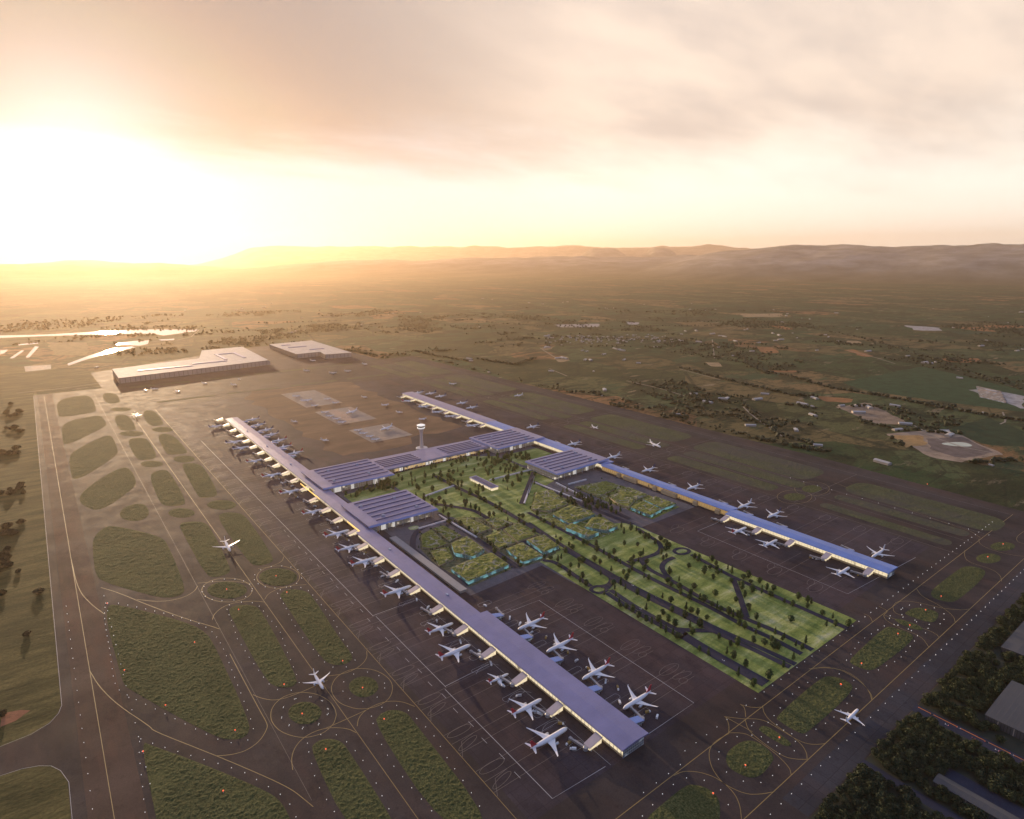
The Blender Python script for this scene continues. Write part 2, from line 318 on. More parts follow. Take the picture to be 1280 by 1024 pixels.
def inside(x, y, p):
    c = False; j = len(p)-1
    for i in range(len(p)):
        xi, yi = p[i]; xj, yj = p[j]
        if (yi > y) != (yj > y) and x < (xj-xi)*(y-yi)/(yj-yi)+xi: c = not c
        j = i
    return c

def fb(x, y, s, o=4): return noise.fractal(Vector((x/s, y/s, 3.7)), 1.0, 2.0, o)
def rect(x0, y0, x1, y1): return [(x0, y0), (x1, y0), (x1, y1), (x0, y1)]
def rrect(x0, y0, x1, y1, r, n=4):
    out = []
    for cx, cy, a0 in ((x1-r, y1-r, 0), (x0+r, y1-r, 90), (x0+r, y0+r, 180), (x1-r, y0+r, 270)):
        for k in range(n+1):
            a = rad(a0+90*k/n); out.append((cx+r*math.cos(a), cy+r*math.sin(a)))
    return out
def ellipse(cx, cy, rx, ry, n=24, rot=0):
    return [(cx+rx*math.cos(t)*math.cos(rot)-ry*math.sin(t)*math.sin(rot), cy+rx*math.cos(t)*math.sin(rot)+ry*math.sin(t)*math.cos(rot)) for t in [2*math.pi*k/n for k in range(n)]]
ORD = ['first','second','third','fourth','fifth','sixth','seventh','eighth','ninth','tenth','eleventh','twelfth','thirteenth','fourteenth','fifteenth','sixteenth','seventeenth','eighteenth','nineteenth','twentieth','twenty-first','twenty-second','twenty-third','twenty-fourth','twenty-fifth','twenty-sixth','twenty-seventh','twenty-eighth']

# ------------------------------------------------------------------ materials
class NT:
    def __init__(self, name):
        self.m = bpy.data.materials.new(name); self.m.use_nodes = True
        self.t = self.m.node_tree; self.n = self.t.nodes; self.l = self.t.links
        self.b = self.n['Principled BSDF']
        self._pos = None
    def node(self, ty, **kw):
        x = self.n.new(ty)
        for k, v in kw.items(): setattr(x, k, v)
        return x
    def put(self, sock, v):
        if isinstance(v, bpy.types.NodeSocket): self.l.new(v, sock)
        elif isinstance(v, tuple) and len(v) == 3 and sock.type == 'RGBA': sock.default_value = (*v, 1)
        else: sock.default_value = v
    def pos(self, sc=(1, 1, 1), rz=0.0):
        if self._pos is None: self._pos = self.node('ShaderNodeNewGeometry').outputs['Position']
        mp = self.node('ShaderNodeMapping'); self.l.new(self._pos, mp.inputs[0])
        mp.inputs['Scale'].default_value = sc; mp.inputs['Rotation'].default_value = (0, 0, rz)
        return mp.outputs[0]
    def noise(self, size, detail=4, rough=.55, stretch=(1, 1, 1), rz=0.0, dist=0.0):
        x = self.node('ShaderNodeTexNoise'); self.l.new(self.pos(tuple(s/size for s in stretch), rz), x.inputs['Vector'])
        x.inputs['Scale'].default_value = 1; x.inputs['Detail'].default_value = detail; x.inputs['Roughness'].default_value = rough; x.inputs['Distortion'].default_value = dist
        return x.outputs['Fac']
    def vor(self, size, feature='F1', metric='EUCLIDEAN', out='Color', stretch=(1, 1, 1), rz=0.0, rnd=1.0):
        x = self.node('ShaderNodeTexVoronoi', feature=feature)
        if feature != 'DISTANCE_TO_EDGE': x.distance = metric
        self.l.new(self.pos(tuple(s/size for s in stretch), rz), x.inputs['Vector'])
        x.inputs['Scale'].default_value = 1; x.inputs['Randomness'].default_value = rnd
        return x.outputs[out]
    def ramp(self, fac, stops, interp='LINEAR'):
        x = self.node('ShaderNodeValToRGB'); cr = x.color_ramp; cr.interpolation = interp
        while len(cr.elements) < len(stops): cr.elements.new(.5)
        for e, (p, c) in zip(cr.elements, stops):
            e.position = p; e.color = (c, c, c, 1) if isinstance(c, (int, float)) else (*c, 1)
        self.put(x.inputs[0], fac)
        return x.outputs[0]
    def mix(self, f, a, b, mode='MIX'):
        x = self.node('ShaderNodeMix', data_type='RGBA', blend_type=mode)
        self.put(x.inputs[0], f); self.put(x.inputs[6], a); self.put(x.inputs[7], b)
        return x.outputs[2]
    def math(self, op, a, b=0.0, clamp=False):
        x = self.node('ShaderNodeMath', operation=op, use_clamp=clamp)
        self.put(x.inputs[0], a); self.put(x.inputs[1], b)
        return x.outputs[0]
    def sep(self, v):
        x = self.node('ShaderNodeSeparateXYZ'); self.l.new(v, x.inputs[0]); return x.outputs
    def bump(self, h, d=1.0, s=1.0):
        x = self.node('ShaderNodeBump'); x.inputs['Distance'].default_value = d; x.inputs['Strength'].default_value = s
        self.put(x.inputs['Height'], h); self.l.new(x.outputs[0], self.b.inputs['Normal'])
    def out(self, c=None, rough=.7, metal=0.0, spec=.5, em=None, ems=0.0):
        if c is not None: self.put(self.b.inputs['Base Color'], c)
        self.put(self.b.inputs['Roughness'], rough); self.b.inputs['Metallic'].default_value = metal
        self.b.inputs['Specular IOR Level'].default_value = spec
        if em is not None:
            self.put(self.b.inputs['Emission Color'], em); self.put(self.b.inputs['Emission Strength'], ems)
        return self.m

def simple(name, c, rough=.6, var=.15, size=8.0, metal=0.0, spec=.5, em=None, ems=0.0):
    t = NT(name)
    n = t.noise(size, 4)
    cc = t.mix(n, tuple(x*(1-var) for x in c), tuple(min(1, x*(1+var)) for x in c))
    return t.out(cc, rough, metal, spec, em, ems)

M = {}
# --- far and near countryside
t = NT('countryside')
cell = t.vor(420, metric='CHEBYCHEV', stretch=(1, .62, 1), rz=.35)
cs = t.node('ShaderNodeSeparateColor'); t.l.new(cell, cs.inputs[0])
field = t.ramp(cs.outputs[0], [(0, (.028,.040,.013)), (.2, (.080,.084,.030)), (.34, (.022,.050,.016)), (.48, (.058,.080,.030)), (.6, (.020,.058,.022)), (.74, (.14,.10,.040)), (.87, (.19,.12,.05)), (.95, (.25,.12,.05))], 'CONSTANT')
broad = t.noise(1900, 5, .6)
base = t.mix(t.ramp(broad, [(.44, 0.0), (.7, .5)]), field, (.050,.058,.021))
base = t.mix(t.ramp(t.noise(140, 6, .65), [(.4, 0.0), (.72, .35)]), base, (.105,.088,.036))
blot = t.ramp(t.noise(230, 7, .68, stretch=(.7, 1.3, 1), rz=.4), [(.5, 0.0), (.57, .85)])
base = t.mix(blot, base, (.020,.026,.010))
blot2 = t.ramp(t.noise(85, 6, .7, stretch=(.6, 1.5, 1), rz=.9), [(.55, 0.0), (.6, .8)])
base = t.mix(blot2, base, (.024,.030,.012))
pale = t.math('MULTIPLY', t.ramp(t.noise(120, 5, .7, stretch=(.45, 1.6, 1), rz=1.1), [(.60, 0.0), (.645, .85)]), t.ramp(t.noise(1300, 3), [(.42, 0.0), (.54, 1.0)]))
base = t.mix(pale, base, (.23,.17,.10))
dots = t.ramp(t.noise(34, 3, .6), [(.56, 0.0), (.62, .75)])
dotm = t.math('MULTIPLY', dots, t.ramp(t.noise(700, 4), [(.42, 0.0), (.58, 1.0)]))
base = t.mix(dotm, base, (.018,.024,.010))
edge = t.vor(420, 'DISTANCE_TO_EDGE', out='Distance', stretch=(1, .62, 1), rz=.35)
hedge = t.math('MULTIPLY', t.ramp(edge, [(.012, .8), (.024, 0.0)]), t.ramp(t.noise(260, 3), [(.42, 0.0), (.5, 1.0)]))
base = t.mix(hedge, base, (.02,.025,.011))
specks = t.ramp(t.vor(300, out='Distance', rnd=1.0), [(.022, 1.0), (.034, 0.0)])
specks = t.math('MULTIPLY', specks, t.ramp(t.noise(2300, 3), [(.5, 0.0), (.58, .9)]))
base = t.mix(specks, base, (.33,.29,.24))
base = t.mix(t.math('MULTIPLY', t.ramp(t.noise(520, 6, .7, stretch=(.6, 1.4, 1), rz=.7), [(.56, 0.0), (.62, .8)]), 1.0), base, (.03,.062,.026))
base = t.mix(t.ramp(t.vor(260, 'DISTANCE_TO_EDGE', out='Distance', stretch=(.8, 1.2, 1), rz=1.2), [(.008, .55), (.018, 0.0)]), base, (.016,.02,.009))
fine = t.noise(9, 5, .7)
base = t.mix(1.0, base, t.ramp(fine, [(.25, .68), (.75, 1.38)]), 'MULTIPLY')
t.bump(t.noise(22, 6, .7), 5.0, .7)
M['country'] = t.out(base, .95, 0, .1)
t = NT('hill_haze_tone')
c = t.ramp(t.noise(900, 8, .66), [(.34, (.17,.15,.12)), (.5, (.27,.23,.185)), (.66, (.38,.33,.27))])  # paled so the colour itself carries the distant haze
c = t.mix(t.ramp(t.math('MULTIPLY', t.sep(t.pos((1, 1, 1)))[2], 1/700), [(.02, 1.0), (.75, 0.0)]), c, t.ramp(t.noise(1500, 8, .66, stretch=(.6, 1.4, 1)), [(.36, (.035,.04,.02)), (.5, (.075,.068,.036)), (.66, (.14,.11,.06))]))
t.bump(t.noise(500, 7, .7), 60, .6)
M['hill'] = t.out(c, .95, 0, .1)
# --- rough grass west of the runway
t = NT('rough_grass')
n1 = t.noise(60, 6, .7, stretch=(.35, 1.6, 1), rz=.25)
c = t.ramp(n1, [(.3, (.024,.028,.010)), (.45, (.062,.058,.020)), (.6, (.125,.105,.038)), (.72, (.22,.17,.065))])
c = t.mix(t.ramp(t.noise(210, 4), [(.45, 0.0), (.66, .7)]), c, (.045,.045,.017))
c = t.mix(1.0, c, t.ramp(t.noise(5, 4, .7), [(.25, .6), (.75, 1.4)]), 'MULTIPLY')
t.bump(t.noise(12, 6, .7, stretch=(.5, 1.4, 1)), 3.0, .8)
M['rough'] = t.out(c, .95, 0, .1)
# --- paved surfaces
def pave(name, c, var=.22, joints=None, rough=.74, warm=(1.25, .98, .84), spec=.045):
    t = NT(name)
    m = lambda k: tuple(x*k for x in c)
    a = t.mix(t.ramp(t.noise(190, 7, .66), [(.36, 0.0), (.62, 1.0)]), m(1-var), m(1+var))
    a = t.mix(t.ramp(t.noise(90, 6, .65, stretch=(1, .22, 1)), [(.48, 0.0), (.66, .7)]), a, tuple(x*w*1.3 for x, w in zip(c, warm)))
    a = t.mix(t.ramp(t.noise(75, 6, .7, stretch=(1.2, .8, 1), rz=.6), [(.54, 0.0), (.68, .65)]), a, (c[0]*.5, c[1]*.5, c[2]*.56))
    a = t.mix(t.ramp(t.noise(17, 6, .72), [(.56, 0.0), (.72, .6)]), a, m(.5))
    a = t.mix(t.ramp(t.noise(11, 5, .7, stretch=(1, .12, 1)), [(.6, 0.0), (.75, .45)]), a, m(.55))
    a = t.mix(1.0, a, t.ramp(t.noise(2.4, 4, .75), [(.3, .82), (.7, 1.18)]), 'MULTIPLY')
    if joints:
        e = t.node('ShaderNodeTexBrick'); e.offset = 0.0
        t.l.new(t.pos((1/joints, 1/joints, 1)), e.inputs['Vector'])
        e.inputs['Scale'].default_value = 1; e.inputs['Mortar Size'].default_value = .016; e.inputs['Brick Width'].default_value = 1; e.inputs['Row Height'].default_value = 1
        e.inputs['Color1'].default_value = (1, 1, 1, 1); e.inputs['Color2'].default_value = (.80, .80, .83, 1); e.inputs['Mortar'].default_value = (.55, .55, .55, 1)
        a = t.mix(.8, a, e.outputs['Color'], 'MULTIPLY')
    return t.out(a, t.ramp(t.noise(60, 5), [(.3, rough-.05), (.7, rough+.08)]), 0, spec)
M['asphalt'] = pave('taxiway_asphalt', (.049,.039,.037), .28)
M['runway'] = pave('runway_asphalt', (.082,.054,.042), .22, None, .8, (1.3, .95, .8), .05)
M['runway_far'] = pave('far_runway_asphalt', (.052,.044,.043))
M['apron'] = pave('apron_concrete', (.056,.044,.049), .32, 22)
M['frontpave'] = pave('service_road_asphalt', (.048,.046,.052), joints=30)
M['pad'] = pave('pale_concrete', (.30,.245,.195), .12, 18)
M['plaza'] = pave('plaza_paving', (.12,.115,.125), .18, 10)
M['road'] = pave('road_asphalt', (.036,.038,.056), .12)
M['white_road'] = pave('white_concrete', (.55,.54,.55), .08)
t = NT('bare_earth')
c = t.ramp(t.noise(120, 7, .65, stretch=(.5, 1.5, 1)), [(.3, (.06,.036,.024)), (.5, (.12,.066,.04)), (.7, (.19,.11,.066))])
c = t.mix(t.ramp(t.noise(20, 5, .7), [(.5, 0.0), (.75, .5)]), c, (.07,.052,.04))
t.bump(t.noise(16, 6, .7), 2.5, .6)
M['earth'] = t.out(c, .95, 0, .15)
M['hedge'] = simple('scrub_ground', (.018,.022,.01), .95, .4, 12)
M['track'] = simple('pale_gravel_track', (.26,.21,.15), .95, .25, 20)
# --- planting
def grass(name, a, b, c2, size=5.0, bd=1.5):
    t = NT(name)
    c = t.ramp(t.noise(size, 5, .72), [(.34, a), (.48, b), (.64, c2)])
    c = t.mix(t.ramp(t.noise(70, 6, .62), [(.42, 0.0), (.66, .45)]), c, tuple(x*.6 for x in b))
    c = t.mix(t.ramp(t.noise(110, 5, .6), [(.52, 0.0), (.68, .4)]), c, (b[0]*1.9, b[1]*1.6, b[2]*1.5))
    if name == 'strip_grass': c = t.mix(t.ramp(t.noise(130, 6, .68, stretch=(1, .45, 1)), [(.44, 0.0), (.62, .8)]), c, (.066,.059,.052))
    t.bump(t.noise(size*.6, 5, .75), bd, .7)
    return t.out(c, .95, 0, .12)
M['grass'] = grass('island_grass', (.020,.028,.009), (.060,.070,.024), (.14,.135,.055), 2.6, 1.0)
M['grass_far'] = grass('strip_grass', (.045,.050,.026), (.066,.074,.034), (.098,.098,.05), 6)
t = NT('lawn')
c = t.ramp(t.noise(48, 7, .68, stretch=(.4, 1.5, 1), rz=-.35), [(.3, (.085,.13,.028)), (.42, (.16,.205,.045)), (.52, (.25,.285,.075)), (.61, (.38,.39,.145)), (.73, (.55,.5,.32))])
c = t.mix(1.0, c, t.ramp(t.noise(4, 5, .7), [(.3, .72), (.7, 1.25)]), 'MULTIPLY')
t.bump(t.noise(5, 4, .7), .8, .6)
M['lawn'] = t.out(c, .9, 0, .15)
t = NT('green_roof')
c = t.ramp(t.noise(16, 6, .7, dist=1.2), [(.3, (.05,.07,.014)), (.45, (.13,.15,.03)), (.56, (.22,.22,.05)), (.66, (.08,.10,.022)), (.8, (.2,.2,.06))])
lanes = t.math('MULTIPLY', t.ramp(t.vor(24, 'DISTANCE_TO_EDGE', out='Distance'), [(.03, 1.0), (.06, 0.0)]), t.ramp(t.noise(40, 2), [(.45, 0.0), (.55, .8)]))
c = t.mix(lanes, c, (.33,.30,.24))
c = t.mix(t.ramp(t.noise(6, 4, .7), [(.54, 0.0), (.62, .8)]), c, (.03,.045,.012))
c = t.mix(t.ramp(t.noise(11, 4, .7, rz=1.0), [(.62, 0.0), (.68, .7)]), c, (.42,.40,.33))
t.bump(t.noise(5, 4, .7), 1.5, .8)
M['greenroof'] = t.out(c, .9, 0, .15)
M['bed'] = grass('garden_bed', (.04,.05,.02), (.10,.105,.05), (.19,.185,.13), 7)
def leaf(name, a, b, size=3):
    t = NT(name)
    oi = t.node('ShaderNodeObjectInfo')
    c = t.mix(t.ramp(t.noise(size, 4, .7), [(.35, 0.0), (.65, 1.0)]), a, b)
    c = t.mix(1.0, c, t.ramp(oi.outputs['Random'], [(0, (.62,.68,.7)), (.5, (1, 1, 1)), (1, (1.5, 1.3, 1.0))]), 'MULTIPLY')
    return t.out(c, .75, 0, .25)
M['leaf'] = leaf('park_foliage', (.020,.042,.011), (.06,.092,.026))
M['forest'] = leaf('forest_foliage', (.007,.013,.006), (.046,.062,.027), 1.6)
M['farleaf'] = leaf('hedgerow_foliage', (.012,.018,.007), (.032,.040,.016), 30)
M['bush'] = leaf('bush_foliage', (.03,.028,.014), (.062,.054,.026))
M['bark'] = simple('bark', (.08,.06,.045), .9)
M['water'] = simple('water', (.02,.025,.03), .06, .2, 60, 0, 1.0)
M['gardenwall'] = simple('garden_wall_stone', (.22,.21,.2), .8, .15, 8)
M['pool'] = simple('pale_pond_water', (.26,.33,.27), .25, .2, 40)
# --- terminal surfaces
def roofm(name, c, rough=.38, seam=6.0, axis=1):
    t = NT(name)
    p = t.sep(t.pos((1, 1, 1)))
    w = t.math('FRACT', t.math('MULTIPLY', p[axis], 1/seam))
    a = t.mix(t.ramp(t.noise(40, 5), [(.3, 0.0), (.7, 1.0)]), tuple(x*.86 for x in c), tuple(x*1.12 for x in c))
    a = t.mix(t.ramp(w, [(.0, .45), (.06, 0.0)]), a, tuple(x*.6 for x in c))
    t.bump(t.ramp(w, [(0, 1.0), (.08, 0.0)]), .25, .6)
    return t.out(a, rough, .25, .5)
M['roof'] = roofm('lavender_metal_roof', (.185,.18,.325))
M['roofblue'] = roofm('blue_metal_roof', (.10,.19,.50))
M['fascia'] = simple('blue_fascia', (.16,.21,.42), .35, .1, 20, .2)
M['skylight'] = simple('dark_blue_skylight', (.09,.09,.18), .25, .2, 10, .1)
M['steel'] = simple('painted_steel', (.42,.42,.46), .45, .1, 5, .3)
M['hvac'] = simple('plant_unit_metal', (.33,.38,.5), .45, .1, 4, .2)
M['louvre'] = simple('roof_louvre', (.36,.32,.42), .45, .12, 10, .1)
def litglass(name, wall, glow, strength, sx=6.0, sz=5.0, amount=.5):
    """curtain wall: mullions and floors, some bays lit from inside"""
    t = NT(name)
    p = t.sep(t.pos((1, 1, 1)))
    h = t.math('ADD', p[0], p[1])
    fx = t.math('FRACT', t.math('MULTIPLY', h, 1/sx)); fz = t.math('FRACT', t.math('MULTIPLY', p[2], 1/sz))
    pane = t.math('MULTIPLY', t.ramp(fx, [(.1, 0.0), (.14, 1.0)]), t.ramp(fz, [(.12, 0.0), (.18, 1.0)]))
    lit = t.ramp(t.noise(17, 2, .5), [(.62-amount*.35, .12), (.72-amount*.35, 1.0)])
    e = t.math('MULTIPLY', pane, lit)
    c = t.mix(pane, wall, (.05,.055,.07))
    return t.out(c, t.ramp(pane, [(0, .5), (1, .12)]), 0, .5, glow, t.math('MULTIPLY', e, strength))
M['glass_warm'] = litglass('warm_lit_glazing', (.34,.29,.22), (1, .70, .34), .42)
M['glass_lattice'] = litglass('warm_lit_lattice', (.30,.26,.19), (1, .82, .52), .75, 2.6, 2.6, 1.0)
M['glass_hall'] = litglass('hall_glazing', (.20,.21,.26), (1, .88, .7), .5, 8, 9, .12)
M['glass_blue'] = litglass('blue_glazing', (.25,.3,.38), (.75, .85, 1), .18, 4, 5, .3)
M['glass_cyan'] = litglass('cyan_glazing', (.12,.19,.21), (.35, .85, .9), .26, 5, 6, .4)
M['tan_glow'] = litglass('tan_glow_facade', (.50,.36,.18), (1, .62, .22), .22, 9, 14, 1.0)  # warm glow stands in for the golden light falling on the tan wall
M['tan_wall'] = simple('tan_cladding', (.42,.33,.21), .6, .15, 12)
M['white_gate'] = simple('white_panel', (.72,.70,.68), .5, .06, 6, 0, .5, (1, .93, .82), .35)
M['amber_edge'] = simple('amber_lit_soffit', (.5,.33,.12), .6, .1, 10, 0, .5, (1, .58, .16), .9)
t = NT('link_wall'); M['link_roof'] = simple('rosy_metal_panel', (.44,.36,.36), .42, .1, 6, .15)
M['tube'] = simple('bridge_tunnel_metal', (.27,.26,.27), .4, .1, 3, .2)
M['tower'] = simple('tower_concrete', (.5,.44,.42), .6, .1, 6)
M['darkglass'] = simple('dark_glass', (.02,.025,.035), .08, .1, 3, 0, .8)
M['shed_roof'] = roofm('pale_shed_roof', (.40,.36,.33), .8, 40, 0)
M['shed_wall'] = simple('shed_wall_cladding', (.20,.17,.15), .6, .12, 25)
M['shed_rib'] = simple('shed_wall_pale_panel', (.34,.29,.26), .6, .1, 20)
M['plaza_roof'] = simple('pale_flat_roof', (.27,.25,.24), .8, .15, 9)
M['wh_roof'] = roofm('grey_sheet_roof', (.06,.059,.062), .65, 7, 1)
M['wh_wall'] = simple('grey_sheet_wall', (.075,.075,.08), .6, .2, 5)
M['house'] = simple('farm_wall', (.35,.31,.27), .7, .25, 30)
M['house_roof'] = simple('farm_roof', (.38,.35,.32), .5, .35, 60)
# --- aircraft, cars, lamps, lines
M['plane'] = simple('white_aircraft_paint', (.74,.72,.72), .28, .05, 9)
M['red'] = simple('red_tail_paint', (.42,.035,.045), .3, .12, 4)
M['navy'] = simple('navy_tail_paint', (.035,.045,.12), .3, .12, 4)
M['engine'] = simple('engine_metal', (.55,.55,.57), .3, .08, 3, .3)
M['rubber'] = simple('black_rubber', (.025,.025,.027), .8)
M['lamp'] = simple('white_lamp', (.8,.8,.8), .4, .02, 3, 0, .5, (1, .97, .92), .55)
M['redlamp'] = simple('red_lamp', (.6,.08,.04), .4, .05, 3, 0, .5, (1, .13, .04), .8)
M['tail_lamp'] = simple('red_tail_lamp', (.5,.03,.02), .3, .05, 3, 0, .5, (1, .08, .03), 3.0)
M['yellow'] = simple('yellow_line_paint', (.27,.175,.045), .6, .25, 14)
M['white'] = simple('white_line_paint', (.36,.345,.34), .6, .25, 14)
M['pinkline'] = simple('faded_line_paint', (.15,.115,.095), .6, .3, 20)
for k, c in (('car_white', (.7,.7,.7)), ('car_dark', (.05,.05,.06)), ('car_red', (.3,.03,.03)), ('car_silver', (.35,.36,.38))): M[k] = simple(k+'_paint', c, .3, .04, 2)
FM = {'quarry': (.30,.22,.15), 'quarry_in': (.15,.115,.095), 'quarry_or': (.36,.22,.09), 'q2': (.25,.18,.12), 'green': (.026,.058,.024), 'green2': (.024,.045,.02), 'green3': (.026,.05,.024),
      'tan': (.30,.21,.11), 'or': (.27,.125,.05), 'pale': (.34,.31,.28), 'dark': (.022,.045,.02), 'yellow': (.17,.12,.05), 'red': (.30,.13,.07)}
def fieldm(k):
    key = next((q for q in sorted(FM, key=len, reverse=True) if k.startswith(q)), 'tan')
    n = 'field_'+key
    if n not in M:
        t = NT(n); c = FM[key]
        a = t.ramp(t.noise(55, 6, .68), [(.3, tuple(x*.6 for x in c)), (.5, c), (.72, tuple(x*1.35 for x in c))])
        a = t.mix(t.ramp(t.noise(16, 5, .7), [(.58, 0.0), (.7, .6)]), a, (.05,.048,.025))
        t.bump(t.noise(14, 5, .7), 2.0, .5)
        M[n] = t.out(a, .95, 0, .1)
    return M[n]

# ------------------------------------------------------------------ camera, sun, sky, air
EYE = 700.0
cam = bpy.data.cameras.new('camera'); co = bpy.data.objects.new('camera', cam); col.objects.link(co)
cam.sensor_width = 36.0; cam.lens = 36.0*778/1280; cam.clip_start = 5; cam.clip_end = 200000
co.location = (0, 0, EYE); co.rotation_euler = (rad(90-13.76), 0, rad(-37.47))
scn.camera = co

SUN_EL, SUN_AZ = 6.6, 4.5            # azimuth clockwise from +Y
sd = Vector((math.sin(rad(SUN_AZ))*math.cos(rad(SUN_EL)), math.cos(rad(SUN_AZ))*math.cos(rad(SUN_EL)), math.sin(rad(SUN_EL))))
sl = bpy.data.lights.new('sun', 'SUN'); so = bpy.data.objects.new('sun', sl); col.objects.link(so)
sl.energy = 5.0; sl.angle = rad(.8); sl.color = (1.0, .73, .46)
so.rotation_euler = sd.to_track_quat('Z', 'Y').to_euler(); so.location = (0, 3000, 2500)

w = bpy.data.worlds.new('World'); scn.world = w; w.use_nodes = True
wt = w.node_tree; wn = wt.nodes; wl = wt.links
class WT(NT):
    def __init__(self): self.t = wt; self.n = wn; self.l = wl; self._pos = None
q = WT()
sky = q.node('ShaderNodeTexSky', sky_type='NISHITA'); sky.sun_disc = False
sky.sun_elevation = rad(SUN_EL); sky.sun_rotation = rad(SUN_AZ); sky.altitude = 300; sky.air_density = 1.0; sky.dust_density = 2.0; sky.ozone_density = 1.0
tc = q.node('ShaderNodeTexCoord'); D = tc.outputs['Generated']
s = q.sep(D)
up = q.math('ADD', q.math('MAXIMUM', s[2], 0.0), .16)
uv = q.node('ShaderNodeCombineXYZ'); wl.new(q.math('DIVIDE', s[0], up), uv.inputs[0]); wl.new(q.math('DIVIDE', s[1], up), uv.inputs[1])
def cn(scale, detail, st, rz=0.0, rough=.55):
    mp = q.node('ShaderNodeMapping'); wl.new(uv.outputs[0], mp.inputs[0]); mp.inputs['Scale'].default_value = st; mp.inputs['Rotation'].default_value = (0, 0, rz)
    x = q.node('ShaderNodeTexNoise'); wl.new(mp.outputs[0], x.inputs['Vector']); x.inputs['Scale'].default_value = scale; x.inputs['Detail'].default_value = detail; x.inputs['Roughness'].default_value = rough
    return x.outputs['Fac']
dp = q.node('ShaderNodeVectorMath', operation='DOT_PRODUCT'); wl.new(D, dp.inputs[0]); dp.inputs[1].default_value = sd
near = dp.outputs['Value']
nish = q.mix(1.0, q.mix(1.0, sky.outputs['Color'], (.055, .055, .055), 'MULTIPLY'), (.8, .8, .8), 'DARKEN')
el = s[2]
n1 = cn(1.3, 7, (.55, 1.0, 1), .5, .58)
n2 = cn(2.4, 6, (.55, 1.1, 1), .75, .52)
def sm(v, a, b): 
    x = q.node('ShaderNodeMapRange', interpolation_type='SMOOTHSTEP'); q.put(x.inputs['Value'], v); x.inputs['From Min'].default_value = a; x.inputs['From Max'].default_value = b
    return x.outputs['Result']
wob = q.math('ADD', el, q.math('MULTIPLY', q.math('SUBTRACT', n1, .5), .16))
deck = sm(wob, .075, .20)                                        # cloud deck thickening upwards
away = sm(near, .995, .74)                                       # 0 at the sun, 1 well away from it
shade = q.math('MULTIPLY', q.math('ADD', q.math('MULTIPLY', sm(near, .95, .72), .8), .2), sm(q.math('ADD', q.math('MULTIPLY', n2, .6), q.math('MULTIPLY', n1, .4)), .36, .62))
lit_c = q.mix(away, (.15, .15, .175), (.72, .59, .49))
dark_c = q.mix(away, (.11, .11, .13), (.52, .44, .39))
cloud = q.mix(shade, lit_c, dark_c)
low = q.mix(away, (.36, .43, .56), (.86, .80, .72))
glow = q.math('POWER', q.math('MAXIMUM', near, 0.0), 160.0)
glow2 = q.math('POWER', q.math('MAXIMUM', near, 0.0), 9.0)
front = q.mix(deck, low, cloud)
front = q.mix(1.0, front, q.mix(glow, (0, 0, 0), (.25, .30, .34)), 'ADD')
high = q.mix(sm(near, -.6, .7), (.17, .25, .50), (.27, .31, .46))   # open cool sky overhead and behind
front = q.mix(sm(el, .34, .62), front, high)
front = q.mix(sm(near, .15, -.35), front, (.19, .25, .43))
skycol = q.mix(.12, front, nish)

bg = wn['Background']; 
wl.new(skycol, bg.inputs['Color']); bg.inputs['Strength'].default_value = 1.0

scn.view_settings.view_transform = 'Standard'; scn.view_settings.look = 'None'; scn.view_settings.gamma = 1.0; scn.view_settings.exposure = EXPOSURE
scn.cycles.max_bounces = 5; scn.cycles.volume_bounces = 0; scn.cycles.diffuse_bounces = 2; scn.cycles.glossy_bounces = 2; scn.cycles.transmission_bounces = 1
scn.cycles.caustics_reflective = False; scn.cycles.caustics_refractive = False
scn.cycles.sample_clamp_indirect = 6.0

hz = MB().box(-64000, -64000, -3, 64000, 64000, 2600)
hm = bpy.data.materials.new('haze_air'); hm.use_nodes = True
hn = hm.node_tree.nodes; hn.remove(hn['Principled BSDF'])
pv = hn.new('ShaderNodeVolumePrincipled'); hm.node_tree.links.new(pv.outputs[0], hn['Material Output'].inputs['Volume'])
pv.inputs['Color'].default_value = (1.0, .72, .47, 1); pv.inputs['Density'].default_value = HAZE; pv.inputs['Anisotropy'].default_value = ANISO
try: hm.cycles.homogeneous_volume = True
except Exception: pass
tag(hz.build('haze', hm), 'warm evening haze lying over the whole plain', None, None, 'stuff')
# ------------------------------------------------------------------ the ground
def struct(name, mb, mat, label=None, kind='structure', smooth=False):
    o = mb.build(name, mat, smooth=smooth); tag(o, label, None, None, kind); return o

